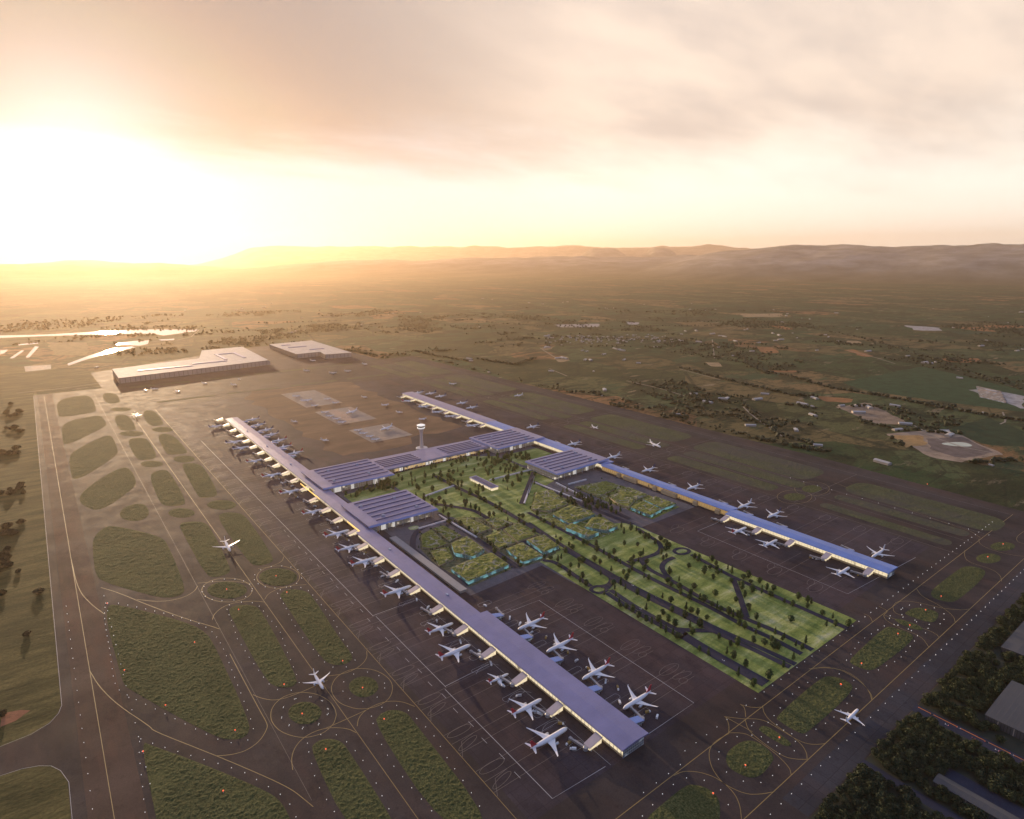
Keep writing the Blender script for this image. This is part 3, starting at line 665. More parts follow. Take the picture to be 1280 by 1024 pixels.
GR = 63000
g = MB()
xs = [-GR, -9000, 0, 9000, GR]
g.add([(x, y, 0) for y in xs for x in xs], [(j*5+i, j*5+i+1, (j+1)*5+i+1, (j+1)*5+i) for j in range(4) for i in range(4)])
struct('ground', g, M['country'], 'patchwork farmland plain reaching to the hills')
def dist_r(az, r): return math.sin(rad(az))*r, math.cos(rad(az))*r
def sst(a, b, x):
    t = max(0.0, min(1.0, (x-a)/(b-a))); return t*t*(3-2*t)
def bump_r(r, c, wd): return math.exp(-((r-c)/wd)**2)
def hill(az, r):
    x, y = dist_r(az, r); r = r/1.3
    n = fb(x, y, 5200, 5); n2 = fb(x+9e3, y, 1500, 4)
    crest = lambda k, s: fb(az*1.0+k, k*3.1, s, 3)
    h = sst(44, 60, az)*bump_r(r, 23000, 5200)*(1150+60*crest(5, 7)+100*n2)
    h = max(h, (.62+.38*sst(20, 45, az))*sst(8, 24, az)*bump_r(r, 25000, 4200)*(800+90*crest(2, 6)+60*n2))
    m = max(bump_r(az, 45.6, 2.6), bump_r(az, 50.5, 1.9)*.97)
    h = max(h, bump_r(r, 33000, 4500)*(1290*min(1, m*1.12)+160*n2+60*crest(7, 1.5)))
    h = max(h, sst(10, 17, az)*(1-sst(54, 62, az)*.35)*bump_r(r, 45000, 6000)*(1600+200*crest(9, 5)+130*n2))
    h = max(h, (1-sst(9, 16, az))*bump_r(r, 27000, 4200)*(380+170*crest(12, 3)+60*n2))
    h = max(h, bump_r(az, 4, 5)*bump_r(r, 36000, 4500)*(560+160*crest(14, 3)))
    h += (h > 250)*60*fb(x+3e3, y, 2600, 5)
    return h*sst(14500, 19000, r) - 30 + max(0, n)*60*sst(12000, 20000, r)
hm_ = MB(); na, nr = 360, 84
for j in range(nr):
    r = 16000+(62500-16000)*(j/(nr-1))**1.1
    for i in range(na):
        az = -14+106*i/(na-1); x, y = dist_r(az, r)
        hm_.v.append((x, y, hill(az, r)))
hm_.f = [(j*na+i, j*na+i+1, (j+1)*na+i+1, (j+1)*na+i) for j in range(nr-1) for i in range(na-1)]
struct('hills', hm_, M['hill'], 'long hazy ranges of hills on the horizon', smooth=True)

def jag(p, amp, step=28):
    q = resample(p, step, True)
    return [(x+R.uniform(-amp, amp), y+R.uniform(-amp, amp)) for x, y, _, _ in q]
# rough grass beside the runway
struct('rough_grassland', MB().flat([(-53, 600), (-53, 932), (-60, 968), (-83, 994), (-127, 1005), (-700, 1010), (-700, 600)], .04), M['rough'], 'dark rough grass south of the side taxiway')
struct('rough_grassland', MB().flat([(-700, 1076), (-129, 1070), (-93, 1072), (-71, 1084), (-53, 1107), (-53, 4120), (300, 4130), (260, 4700), (-200, 5300), (-1600, 4200)], .04), M['rough'], 'sunlit rough grassland beside the long runway')

def jag_(p, d):
    q = resample(p, max(25, d*.012), True)
    return [(x+R.uniform(-1, 1)*d*.0022, y+R.uniform(-1, 1)*d*.0022) for x, y, _, _ in q]
FORDER = ['quarry', 'quarry_in', 'quarry_or', 'quarry_pond']
FNAMES = {'green': 'large deep green pasture beside the creek', 'green2': 'dark green paddock behind the quarry', 'quarry': 'pale bare quarry yard among green paddocks', 'quarry_in': 'grey brown quarry pit floor', 'quarry_or': 'orange earth bank in the quarry', 'q2': 'pale bare earth yard above the quarry',
          'redE': 'rusty red bare patch beside the runway', 'pale2': 'pale yard of glasshouse rows'}
for i, (k, p) in enumerate(FIELDS.items()):
    z = .1+.05*(FORDER.index(k) if k in FORDER else 0)+.004*i
    d = math.hypot(*p[0]); pp = jag_(p, d)
    if k == 'quarry_pond': struct('water', MB().flat(chaikin(p, 2), z), M['pool'], 'pale green pond in the quarry'); continue
    struct('field', MB().flat(pp, z), fieldm(k), FNAMES.get(k, 'bare or ploughed field far out on the plain'))
for i, p in enumerate(WATER):
    if i == 7: struct('apron', MB().flat(p, .2), M['pad'], 'pale paved yard beside the river'); continue
    struct('water', MB().flat(p, .12+.01*i), M['water'], 'river arm and ponds shining in the low sun')
for i, p in enumerate(TREELINES):
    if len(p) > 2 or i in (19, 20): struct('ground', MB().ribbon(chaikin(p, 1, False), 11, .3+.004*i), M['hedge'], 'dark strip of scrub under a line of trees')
for i, p in enumerate(TRACKS[:5]+TRACKS[6:]): struct('path', MB().ribbon(chaikin(p, 1, False), 7, .55+.005*i), M['track'], 'pale farm track across the paddocks')

# ------------------------------------------------------------------ airport paving
pv_ = [(-53, 285), (-53, 934), (-60, 964), (-70, 982), (-84, 993), (-103, 1001), (-127, 1004), (-700, 1007), (-700, 1073), (-129, 1070), (-93, 1072), (-71, 1084), (-58, 1104), (-53, 1122), (-53, 4030), (2160, 4012), (2176, 1000), (2150, 420), (2120, 330), (2060, 285)]
struct('taxiway', MB().flat(pv_, .10), M['asphalt'], 'dark asphalt taxiways of the airfield')
struct('runway', MB().flat(rect(-36, 300, 26, 4020), .14), M['runway'], 'long straight runway along the west edge')
struct('runway', MB().flat(rect(2062, 420, 2128, 4005), .14), M['runway_far'], 'second runway along the far side of the airfield')
struct('apron', MB().flat([(412, 497), (1690, 497), (1690, 3330), (412, 3330)], .14), M['apron'], 'concrete aircraft apron round the terminals')
struct('road', MB().flat(rect(700, 287, 2050, 322), .14), M['frontpave'], 'grey perimeter road along the dark wood')
struct('bare_earth', MB().flat(jag([(800, 2075), (1085, 2075), (1150, 2150), (1385, 2150), (1390, 3395), (860, 3440), (815, 3300)], 24, 70), .18), M['earth'], 'brown bare earth round the remote stands')
PADS = [(980, 2893, 1160, 3276), (980, 2500, 1156, 2786), (979, 2170, 1157, 2392)]
for i, p in enumerate(PADS): struct('apron', MB().prism(rect(*p), .1, .3), M['pad'], 'pale concrete remote stand, %s from the control tower' % ['last', 'second', 'first'][i])
struct('apron', MB().flat([(250, 4030), (1900, 4030), (1860, 5080), (1400, 5200), (240, 4620)], .08), M['pad'] if 0 else M['apron'], 'wide paved yard round the cargo sheds')

def tri_area(poly, step, hfun, z, edge_z, rnd=2):
    poly = chaikin(poly, rnd) if rnd else poly
    b = [(p[0], p[1]) for p in resample(poly, step, True)]
    if len(b) < 4: return None
    pts = [Vector(p) for p in b]
    x0, x1 = min(p[0] for p in b), max(p[0] for p in b); y0, y1 = min(p[1] for p in b), max(p[1] for p in b)
    y = y0
    while y < y1:
        x = x0
        while x < x1:
            px_, py_ = x+R.uniform(-.35, .35)*step, y+R.uniform(-.35, .35)*step
            if inside(px_, py_, b) and min((px_-a)**2+(py_-c)**2 for a, c in b) > (step*.5)**2: pts.append(Vector((px_, py_)))
            x += step
        y += step
    n = len(b)
    res = delaunay_2d_cdt(pts, [(i, (i+1) % n) for i in range(n)], [list(range(n))], 1, 1e-4)
    mb = MB()
    for i, p in enumerate(res[0]):
        mb.v.append((p.x, p.y, z+(edge_z if i < n else hfun(p.x, p.y))))
    mb.f = [tuple(t) for t in res[2]]
    return mb
def tuft(x, y): return R.random()**3*.9+.1+max(0, fb(x, y, 60, 2))*.2
desc = ['west row', 'middle row', 'inner row', 'front row']
for i, p in enumerate(ISLANDS):
    cx, cy = sum(a for a, _ in p)/len(p), sum(b for _, b in p)/len(p)
    d = math.hypot(cx, cy)
    mb = tri_area(p, 3.2 if d < 1500 else 6.0 if d < 2300 else 10, tuft, .14, .03)
    if mb: struct('grass', mb, M['grass'], 'tufted grass island among the taxiways', 'stuff')
STRIPS = []
for (y0, y1) in ((905, 1350), (1440, 1900), (1990, 2500), (2590, 3150), (3240, 3800)):
    STRIPS += [rrect(1722, y0+40, 1788, y1, 20), rrect(1812, y0, 1880, y1, 24), rrect(1897, y0+20, 2055, y1+30, 45)]
STRIPS += [rrect(1728, 470, 1772, 800, 18), rrect(1822, 462, 1872, 805, 20), rrect(1905, 425, 2040, 820, 45)]
for x0 in (430, 760, 1090, 1420): STRIPS += [rrect(x0, 3440, x0+270, 3478, 15), rrect(x0-60, 3925, x0+250, 3975, 15)]
for p in STRIPS:
    mb = tri_area(p, 9.0, tuft, .14, .02)
    if mb: struct('grass', mb, M['grass_far'], 'long grass strip between the far taxiways', 'stuff')

# painted lines, raised a few centimetres above the paving
yl, wlm, fl = MB(), MB(), MB()
for p in YELLOW: yl.ribbon(chaikin(p, 2, False), .85, .24)
for x, y0, y1 in ((-9, 300, 4000), (300, 560, 3300), (400, 500, 3330)): yl.ribbon(resample([(x, y0), (x, y1)], 40), .75, .20)
fl.ribbon([(202, 700), (202, 3900)], .4, .2)
for p in ([(-52, 4000), (-52, 1122), (-57, 1103), (-69, 1085), (-92, 1074), (-128, 1071), (-690, 1074)], [(-690, 1006), (-127, 1003), (-103, 1000), (-84, 992), (-70, 981), (-60, 963), (-52, 932), (-52, 600)]): wlm.ribbon(p, .5, .22)
for y, x0, x1 in ((435, 470, 2100), (335, 560, 2080)): yl.ribbon([(x0, y), (x1, y)], 1.0, .20)
for x in (1700, 1800, 1888, 2095): fl.ribbon([(x, 440), (x, 3950)], .9, .21)
for y in (855, 1395, 1945, 2545, 3195): 
    fl.ribbon([(1700, y), (2095, y)], .9, .23)
    for x in (1800, 1888): fl.ribbon(ellipse(x-45, y, 40, 30), .8, .25, True)
for y in (3380, 3500, 3560, 3880): fl.ribbon([(420, y), (1700, y)], .8, .21)
# white stand limits
for p in ([(457, 2600), (457, 1054)], [(461, 1050), (461, 784)], [(457, 780), (457, 508), (552, 503)], [(457, 1056), (552, 1056)], [(461, 786), (558, 789)],
          [(690, 901), (759, 897), (759, 507), (645, 507)], [(1308, 905), (1300, 515), (1600, 495)], [(1310, 905), (1400, 905)]): wlm.ribbon(p, .9, .22)
for k in range(26): wlm.ribbon([(444+ (k%2)*3, 560+k*40), (444+(k%2)*3, 574+k*40)], .7, .22)
wlm.ribbon([(560, 1400), (560, 500)], .5, .22)
LINKS = [540, 625, 715, 805, 895, 985, 1080, 1172, 1250, 1340, 1430, 1530, 1615, 1710, 1815, 1908, 1993, 2091, 2180, 2270, 2362, 2457, 2550, 2650, 2758, 2870]
def loop(cx, cy, a, b, rot): return ellipse(cx, cy, a, b, 22, rad(rot))
for i, y in enumerate(LINKS):
    yy = y+45
    for o in (-22, 0, 22):
        fl.ribbon([(401, yy+o), (545, yy+o)], .55, .20)
    fl.ribbon(loop(425, yy+16, 21, 7, 0), .6, .23, True); fl.ribbon(loop(422, yy-12, 19, 5, 14), .6, .23, True)
    fl.ribbon([(401, yy-30), (416, yy-4), (440, yy)], .6, .23)
    wlm.ribbon(rrect(556-38, yy+24, 560, yy+34, 4), .45, .23, True); wlm.ribbon(rrect(535, yy-36, 558, yy-22, 5), .45, .24, True)
    wlm.ribbon(chaikin([(520, yy+20), (535, yy+32), (556, yy+30), (566, yy+16)], 2, False), .4, .25)
for y in (530, 620, 716, 801, 892):
    yy = y+38
    for o in (-20, 0, 18): fl.ribbon([(650, yy+o), (815, yy+o)], .55, .2)
    for a in (loop(795, yy+18, 24, 9, 0), loop(800, yy-6, 20, 6, -12), loop(790, yy-16, 9, 6, 0)): fl.ribbon(a, .6, .23, True)
    wlm.ribbon(rrect(646, yy+20, 676, yy+32, 4), .45, .23, True); wlm.ribbon(rrect(660, yy-30, 690, yy-20, 4), .45, .23, True)
for y in (525, 620, 711, 801, 896):
    yy = y+45
    for o in (-18, 10): fl.ribbon([(1250, yy+o), (1405, yy+o)], .6, .2)
    fl.ribbon(loop(1270, yy, 24, 11, 0), .7, .23, True); fl.ribbon(loop(1285, yy+18, 16, 7, 15), .6, .24, True)
for k in range(12):
    yy = 560+k*92
    for o in (-20, 8): fl.ribbon([(1500, yy+o), (1695, yy+o)], .7, .2)
    fl.ribbon(loop(1660, yy, 22, 12, 0), .7, .23, True)
struct('painted_lines', yl, M['yellow'], 'yellow taxiway guide lines')
struct('painted_lines', wlm, M['white'], 'white stand lines on the apron')
struct('painted_lines', fl, M['pinkline'], 'faded lead in lines on the apron')

# ------------------------------------------------------------------ the park between the terminals
park_lawn = [(863, 457), (1213, 457), (1205, 1049), (1165, 1075), (1200, 1400), (1262, 1420), (1262, 1740), (1180, 1800), (830, 1790), (825, 1590), (835, 1400), (862, 1330), (870, 1020)]
struct('plaza', MB().flat([(655, 1000), (655, 1400), (660, 1790), (1440, 1790), (1440, 1010), (1210, 1010), (1205, 900), (865, 900), (862, 1010)], .17), M['plaza'], 'grey paved forecourt round the gardens')
mb = tri_area(park_lawn, 12, lambda x, y: .1+.6*max(0, fb(x, y, 60, 3)), .2, .02, 0)
struct('lawn', mb, M['lawn'], 'bright park lawn running out from the terminal')
for p in (rrect(668, 1592, 812, 1715, 12), rrect(1275, 1590, 1440, 1730, 16), rrect(712, 1365, 740, 1388, 6), rrect(1040, 1660, 1130, 1735, 25)):
    struct('lawn', tri_area(p, 9, lambda x, y: .1+.7*max(0, fb(x, y, 25, 3)), .25, .02), M['lawn'], 'green courtyard lawn between the terminal halls')
rm = {}
for i, p in enumerate(ROADS):
    o = struct('road', MB().ribbon(chaikin(p, 2, False), 12.5 if i < 14 else 9 if i < 16 else 15, 1.0+.012*i), M['road'], 'dark landscaped park road')
ws = MB()
for i, p in enumerate(WALLS):
    a, b = p; dx, dy = b[0]-a[0], b[1]-a[1]; l = math.hypot(dx, dy); nx, ny = -dy/l*2.2, dx/l*2.2
    o = MB().prism([(a[0]+nx, a[1]+ny), (b[0]+nx, b[1]+ny), (b[0]-nx, b[1]-ny), (a[0]-nx, a[1]-ny)], .2, 4.2).build('parapet_wall', M['white_road'])
    tag(o, 'long white ' + ['parapet beside the left garden block', 'parapet along the left garden road', 'ramp wall leading up to the far hall', 'parapet behind the small park building', 'ramp wall above the middle gardens', 'parapet along the middle gardens', 'parapet below the far hall', 'parapet at the head of the far gardens', 'parapet across the middle lawn'][min(i, 8)] if i < 9 else 'white parapet across the lawn beside the second hall', 'wall')

# green-roofed garden pavilions
GL = ['left garden block', 'middle garden block', 'centre garden block', 'far garden block']
cnt = {}
for i, p in enumerate(GREENROOFS):
    gi = 0 if i < 5 else 1 if i < 11 else 2 if i < 15 else 3
    cnt[gi] = cnt.get(gi, 0)+1
    outer = i in (2, 4, 9, 10, 12, 13, 14, 18, 19)
    h = 8.0+(i % 3) if outer else 3.2+(i % 3)*.8
    cx, cy = sum(a for a, _ in p)/len(p), sum(b for _, b in p)/len(p)
    e = empty('garden_pavilion', (cx, cy, .2))
    q_ = [(a-cx, b-cy) for a, b in p]
    MB().walls([(a*.97, b*.97) for a, b in q_], 0, h).build('wall', M['glass_cyan'] if outer else M['tan_wall'], e)
    MB().prism([(a*.995, b*.995) for a, b in q_], h, h+.5).build('parapet', M['gardenwall'], e)
    rf = tri_area([(a*.985, b*.985) for a, b in q_], 5, lambda x, y: .3+3.4*max(0, fb(x+cx, y+cy, 15, 3))+.9*R.random(), h+.5, .05, 0)
    if rf: rf.build('green_roof', M['greenroof'], e)
    tag(e, 'low planted roof pavilion, %s of the %s from the camera side' % (ORD[5-cnt[gi]] if gi == 0 else ORD[max(0, [5, 6, 4, 5][gi]-cnt[gi])], GL[gi]), 'pavilion', 'green roofed pavilions')
def hull(P):
    P = sorted(set(P)); L_, U_ = [], []
    for p in P:
        while len(L_) > 1 and (L_[-1][0]-L_[-2][0])*(p[1]-L_[-2][1])-(L_[-1][1]-L_[-2][1])*(p[0]-L_[-2][0]) <= 0: L_.pop()
        L_.append(p)
    for p in P[::-1]:
        while len(U_) > 1 and (U_[-1][0]-U_[-2][0])*(p[1]-U_[-2][1])-(U_[-1][1]-U_[-2][1])*(p[0]-U_[-2][0]) <= 0: U_.pop()
        U_.append(p)
    return L_[:-1]+U_[:-1]
for n_, (s0, s1) in enumerate(((0, 5), (5, 11), (11, 15), (15, 20))):
    hp = hull([p for g_ in GREENROOFS[s0:s1] for p in g_]); cx, cy = sum(a for a, _ in hp)/len(hp), sum(b for _, b in hp)/len(hp)
    mb = tri_area([(cx+(a-cx)*1.05, cy+(b-cy)*1.05) for a, b in hp], 6, lambda x, y: .2+1.6*max(0, fb(x, y, 14, 3)), .3, .03, 0)
    if mb: struct('lawn', mb, M['greenroof'] if n_ in (2, 3) else M['bed'], 'planted beds round the ' + GL[n_])

# ------------------------------------------------------------------ terminals
def fins(mb, x, y0, y1, z0, z1, step, d=.5):
    P, y = [], y0                                               # one folded sheet: a fin standing out every few metres
    while y <= y1: P += [(x, y-.25), (x-d, y-.25), (x-d, y+.25), (x, y+.25)]; y += step
    n = len(P)
    mb.add([(a, b, z0) for a, b in P]+[(a, b, z1) for a, b in P], [(i, i+1, n+i+1, n+i) for i in range(n-1) if i % 4 != 3])
    mb.add([(x-d, y0, z1), (x-d, y-step, z1), (x-d, y-step, z1+.4), (x-d, y0, z1+.4)], [(0, 3, 2, 1)])
def pier(name, label, segs, wide, left_mat, right_mat, roofmat, lit_left):
    """segs: (x0, x1, y0, y1, z, roof material, overhang left, overhang right) of the building line"""
    e = empty(name, (segs[0][0], segs[0][2], 0)); ox, oy = segs[0][0], segs[0][2]
    wl_, wr_, sk = MB(), MB(), MB()
    for (x0, x1, y0, y1, z, rm_, ol, orr) in segs:
        x0 -= ox; x1 -= ox; y0 -= oy; y1 -= oy
        wl_.add([(x0, y0, 5), (x0, y1, 5), (x0, y1, z-.6), (x0, y0, z-.6)], [(0, 3, 2, 1)])
        wr_.add([(x1, y0, 0), (x1, y1, 0), (x1, y1, z-.6), (x1, y0, z-.6)], [(0, 1, 2, 3)])
        en = MB(); en.add([(x0, y0, 0), (x1, y0, 0), (x1, y0, z-.6), (x0, y0, z-.6)], [(0, 1, 2, 3)]); en.build('end_wall', M['glass_blue'], e); en = MB(); en.add([(x0, y1, 0), (x1, y1, 0), (x1, y1, z-.6), (x0, y1, z-.6)], [(1, 0, 3, 2)]); en.build('end_wall', M['glass_blue'], e)
        sk.box(x0+1.2, y0+.3, 0, x0+2, y1-.3, 5)
        rb = MB()
        zc = z+2.2; xm = (x0+x1)/2
        # shallow vaulted roof slab
        prof = [(x0-ol, z-.9), (x0-ol+1, z+.6), (xm, zc), (x1+orr-1, z+.6), (x1+orr, z-.9)]
        a, b = y0-(4 if y0 < 5 else 0), y1
        rb.add([(px_, a, pz) for px_, pz in prof]+[(px_, b, pz) for px_, pz in prof]+[(x0-ol+.5, a, z-1.3), (x1+orr-.5, a, z-1.3), (x0-ol+.5, b, z-1.3), (x1+orr-.5, b, z-1.3)],
               [(i, i+1, i+6, i+5) for i in range(4)]+[(4, 3, 2, 1, 0, 10, 11), (5, 6, 7, 8, 9, 13, 12), (0, 5, 12, 10), (9, 4, 11, 13), (11, 10, 12, 13)])
        rb.build('roof', rm_, e, fix=True)
        fr = MB(); fins(fr, x0-.05, y0+3, y1-3, 4, z-1.4, 7.5); fr.build('facade_frame', M['steel'], e)
    wl_.build('lit_facade', left_mat, e); wr_.build('rear_facade', right_mat, e); sk.build('base_wall', M['tan_wall'], e)
    return e, ox, oy
SA = [(582, 627, 498, 906, 19, M['roof'], 6, 6), (582, 613, 906, 1405, 18, M['roof'], 6, 6), (596, 634, 1405, 1752, 18.5, M['roof'], 6, 4), (607, 647, 1752, 2830, 18, M['roof'], 6, 6)]
eA, oxa, oya = pier('pier_terminal', None, SA, None, M['glass_lattice'], M['glass_blue'], M['roof'], True)
tag(eA, 'very long lavender roofed pier lined with red tailed airliners', 'terminal pier')
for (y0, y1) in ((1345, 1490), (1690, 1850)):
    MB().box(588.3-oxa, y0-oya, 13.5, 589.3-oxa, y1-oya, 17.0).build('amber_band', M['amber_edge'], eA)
for k in range(7):
    y = 1000+k*260; MB().box(598-oxa+(22 if y > 1420 else 0), y-oya, 20, 602-oxa+(22 if y > 1420 else 0), y+7-oya, 22.2).build('roof_plant_unit', M['hvac'], eA)
SB = [(1434, 1472, 492, 905, 17, M['roofblue'], 6, 6), (1455, 1487, 905, 1400, 17, M['roofblue'], 4, 6), (1462, 1508, 1400, 2090, 18, M['roofblue'], 4, 6), (1462, 1514, 2090, 2835, 18, M['roof'], 6, 6)]
eB, oxb, oyb = pier('pier_terminal', None, SB, None, M['glass_lattice'], M['glass_blue'], M['roofblue'], True)
tag(eB, 'long blue roofed pier beyond the park with tan walls', 'terminal pier')
tw = MB(); tw.add([(1454.4-oxb, 905-oyb, 0), (1454.4-oxb, 1398-oyb, 0), (1454.4-oxb, 1398-oyb, 16), (1454.4-oxb, 905-oyb, 16)], [(0, 3, 2, 1)]); tw.build('tan_facade', M['tan_glow'], eB)
for k, y in enumerate((935, 1010, 1085, 1160, 1240, 1310)):
    big = k in (2, 4)
    MB().box(1446-oxb, y-oyb, 0, 1454.2-oxb, y+(55 if big else 14)-oyb, 12.5).build('stair_block', M['tan_wall'], eB)

def hall(label, x0, x1, y0, y1, z, skew, attach, gates, rows=6):
    """a deep roof with dark skylight strips, blue eave, glazed front"""
    e = empty('terminal_hall', (x0, y0, 0)); W, Dp = x1-x0, y1-y0
    top = [(0, 0), (W, skew), (W, Dp+skew*.3), (0, Dp)]
    rb = MB(); t = 2.4
    rb.prism(top, z-t*.5, z+t*.5).build('roof', M['roof'] if attach == 'L' else M['roof'], e)
    fa = MB()                                                     # sloping blue eave along the front and outer side
    fa.add([(0, 0, z+1.0), (W, skew, z+1.0), (W+2.5, skew-5, z-2.6), (-1, -5, z-2.6), (0, 1, z-3.4), (W, skew+1, z-3.4)], [(0, 3, 2, 1), (3, 4, 5, 2)])
    xo = W if attach == 'L' else 0
    s_ = 1 if attach == 'L' else -1
    fa.add([(xo, skew if xo else 0, z+1.0), (xo, Dp+(skew*.3 if xo else 0), z+1.0), (xo+s_*2.5, Dp, z-2.6), (xo+s_*2.5, (skew if xo else 0)-5, z-2.6)], [(0, 1, 2, 3) if s_ < 0 else (0, 3, 2, 1)])
    fa.build('eave', M['fascia'], e, fix=False)
    for k in range(rows):
        v = (k+.8)/(rows+.4)
        sk = MB(); yy = v*Dp
        f0, f1 = (.16, .97) if attach == 'L' else (.05, .84)
        n = 4
        sk.box(W*f0, yy+skew*(1-v)*.5-1.6, z+1.2, W*f1, yy+skew*(1-v)*.5+2.6, z+2.4)
        so_ = sk.build('skylight', M['skylight'], e)
        MB().box(W*f0, yy+skew*(1-v)*.5+2.7, z+1.2, W*f1, yy+skew*(1-v)*.5+5.2, z+3.6).build('louvre', M['louvre'], so_)
    for k in range(4):
        ux, uy = W*(.25+.5*(k % 2)+R.uniform(-.06, .06)), Dp*(.2+.55*(k//2))
        MB().box(ux-4, uy-3, z+1.2, ux+4, uy+3, z+6).box(ux-2, uy-1.5, z+6, ux+2.5, uy+1.5, z+7.2).build('roof_plant_unit', M['hvac'], e)
    ins = 14
    poly = [(ins*.3, ins), (W-ins, skew+ins), (W-ins, Dp-6), (ins*.3, Dp-6)]
    MB().walls(poly, 0, z-1.3).build('glazing', M['glass_hall'], e)
    MB().box(W*.05, ins+2, z-1.9, W-ins*1.2, Dp-8, z-1.5).build('ceiling', M['steel'], e)
    for gx, gw in gates:
        xx = W*gx; yg = ins+skew*gx-1.0
        go = MB().box(xx, yg-.8, .2, xx+gw, yg, z*.72).build('entrance_gate', M['white_gate'], e)
        fr = MB()
        for k in range(int(gw/4)+1): fr.box(xx+k*4-.3, yg-1.3, .2, xx+k*4+.3, yg-.9, z*.72)
        fr.build('gate_frame', M['steel'], go)
    for k in range(9):
        c = MB().lathe([(0, .7), (z-1.2, .9)], 8, M=Matrix.Translation((W*(.04+.9*k/8), 3+skew*(.04+.9*k/8), 0)))
        c.build('column', M['steel'], e)
    tag(e, label, 'terminal hall')
    return e
hall('square lavender hall roof joined to the left pier, behind the courtyard lawn', 618, 848, 1738, 1925, 25, -8, 'L', [(.16, 24), (.40, 10), (.72, 14)])
hall('square lavender hall roof joined to the left pier, in front of the courtyard lawn', 610, 812, 1404, 1582, 25, -4, 'L', [(.2, 14), (.36, 8), (.62, 10)])
hall('striped hall roof joined to the right pier where the long spine building ends', 1272, 1503, 1748, 1930, 24, 8, 'R', [(.3, 14), (.5, 10)])
hall('striped hall roof with a blue eave standing alone before the right pier', 1262, 1506, 1410, 1572, 25, 10, 'R', [(.35, 16), (.6, 12)])

# the spine building behind the park
e = empty('spine_terminal', (848, 1798, 0))
W = 424
MB().prism([(0, 0), (W, 8), (W, 118), (0, 128)], 17.6, 20).build('roof', M['roof'], e)
MB().box(0.2, -3.2, 15.6, W-.2, -.2, 20.4).build('eave', M['fascia'], e)
MB().walls([(2, 10), (W-2, 16), (W-2, 112), (2, 122)], 0, 17.5).build('glazing', M['glass_warm'], e)
for x0, x1 in ((12, 150), (258, 405)):
    for k in range(5):
        so_ = MB().box(x0, 22+k*17, 20.1, x1, 28+k*17, 21.6).build('skylight', M['skylight'], e)
        MB().box(x0, 28.1+k*17, 20.1, x1, 31+k*17, 22.6).build('louvre', M['louvre'], so_)
for k in range(36):
    MB().box(6+k*11.6, 3, 0, 7.2+k*11.6, 4.2, 15.5).build('column', M['steel'], e)
for x in (60, 160, 176, 230, 330): MB().box(x, 8.2, .2, x+12, 9.4, 13).build('entrance_gate', M['white_gate'], e)
tag(e, 'long low spine building with striped roof behind the park', 'terminal building')

# control tower
e = empty('control_tower', (1088, 1975, 0))
MB().lathe([(0, 9), (6, 7.2), (40, 5.6), (66, 6.0), (76, 8.5), (82, 12.5)], 20).build('shaft', M['tower'], e, smooth=True)
MB().lathe([(82, 12.5), (83, 14.5), (86, 14.8), (87, 13.4)], 20).build('gallery', M['white_gate'], e)
MB().lathe([(87, 12.6), (93, 14.6)], 20).build('cab_window', M['darkglass'], e)
MB().lathe([(93, 15.4), (95, 15.6), (96.5, 12), (97, 3)], 20).build('roof', M['white_gate'], e)
MB().lathe([(97, .5), (110, .2)], 6).box(-3, -.3, 101, 3, .3, 101.6).build('antenna', M['steel'], e)
MB().lathe([(0, 22), (7, 22), (8, 20)], 20).build('base', M['steel'], e)
tag(e, 'tall slender control tower with flared glass cab', 'control tower')

# small building in the middle of the park
e = empty('park_building', (1047, 1468, 0))
MB().box(0, 0, .2, 24, 122, 9).build('wall', M['glass_lattice'], e)
MB().box(-2, -2, 9, 26, 124, 10.2).build('roof', M['roof'], e)
for k in range(4): MB().box(3+k*5.2, 6, 10.3, 5.6+k*5.2, 116, 11.2).build('roof_panel', M['skylight'], e)
for k in range(10): MB().box(-1.2, 4+k*12.5, .2, -.5, 5+k*12.5, 9).build('column', M['steel'], e)
tag(e, 'small oblong building with a striped roof amid the park trees', 'building')

# low annex along the park side of the left pier
e = empty('service_annex', (642, 1020, 0))
MB().box(0, 0, .2, 17, 330, 5.2).build('wall', M['shed_rib'], e); MB().box(-.6, -.6, 5.2, 17.6, 330.6, 5.9).build('roof', M['plaza_roof'], e)
for k in range(12): MB().box(17.05, 8+k*27, .3, 17.4, 20+k*27, 4.2).build('loading_door', M['wh_roof'], e)
tag(e, 'long low pale annex hugging the park side of the left pier', 'annex')

# cargo sheds
def shed(poly, h, label, rib, extra):
    cx, cy = poly[0]; e = empty('cargo_shed', (cx, cy, 0)); p = [(a-cx, b-cy) for a, b in poly]
    MB().walls(p, 0, h-1.5).build('wall', M['shed_wall'], e)
    MB().prism([(a, b) for a, b in p], h-1.5, h).build('roof', M['shed_roof'], e)
    n = len(p)
    for i in range(n):
        a, b = p[i], p[(i+1) % n]; l = math.hypot(b[0]-a[0], b[1]-a[1]); dx, dy = (b[0]-a[0])/l, (b[1]-a[1])/l
        if abs(dx) < .7 and a[0] > 0: continue
        k = 8
        while k < l-8 and i in rib:
            x, y = a[0]+dx*k, a[1]+dy*k
            m = MB(); nx, ny = (dy, -dx)
            m.prism([(x+nx*.1, y+ny*.1), (x+dx*22+nx*.1, y+dy*22+ny*.1), (x+dx*22+nx*.8, y+dy*22+ny*.8), (x+nx*.8, y+ny*.8)], 2, h-5).build('loading_door', M['shed_rib'], e)
            k += 26
    for x0, y0, x1, y1 in extra: MB().box(x0, y0, h+.1, x1, y1, h+3.5).build('roof_plant_unit', M['louvre'], e)
    tag(e, label, 'cargo shed')
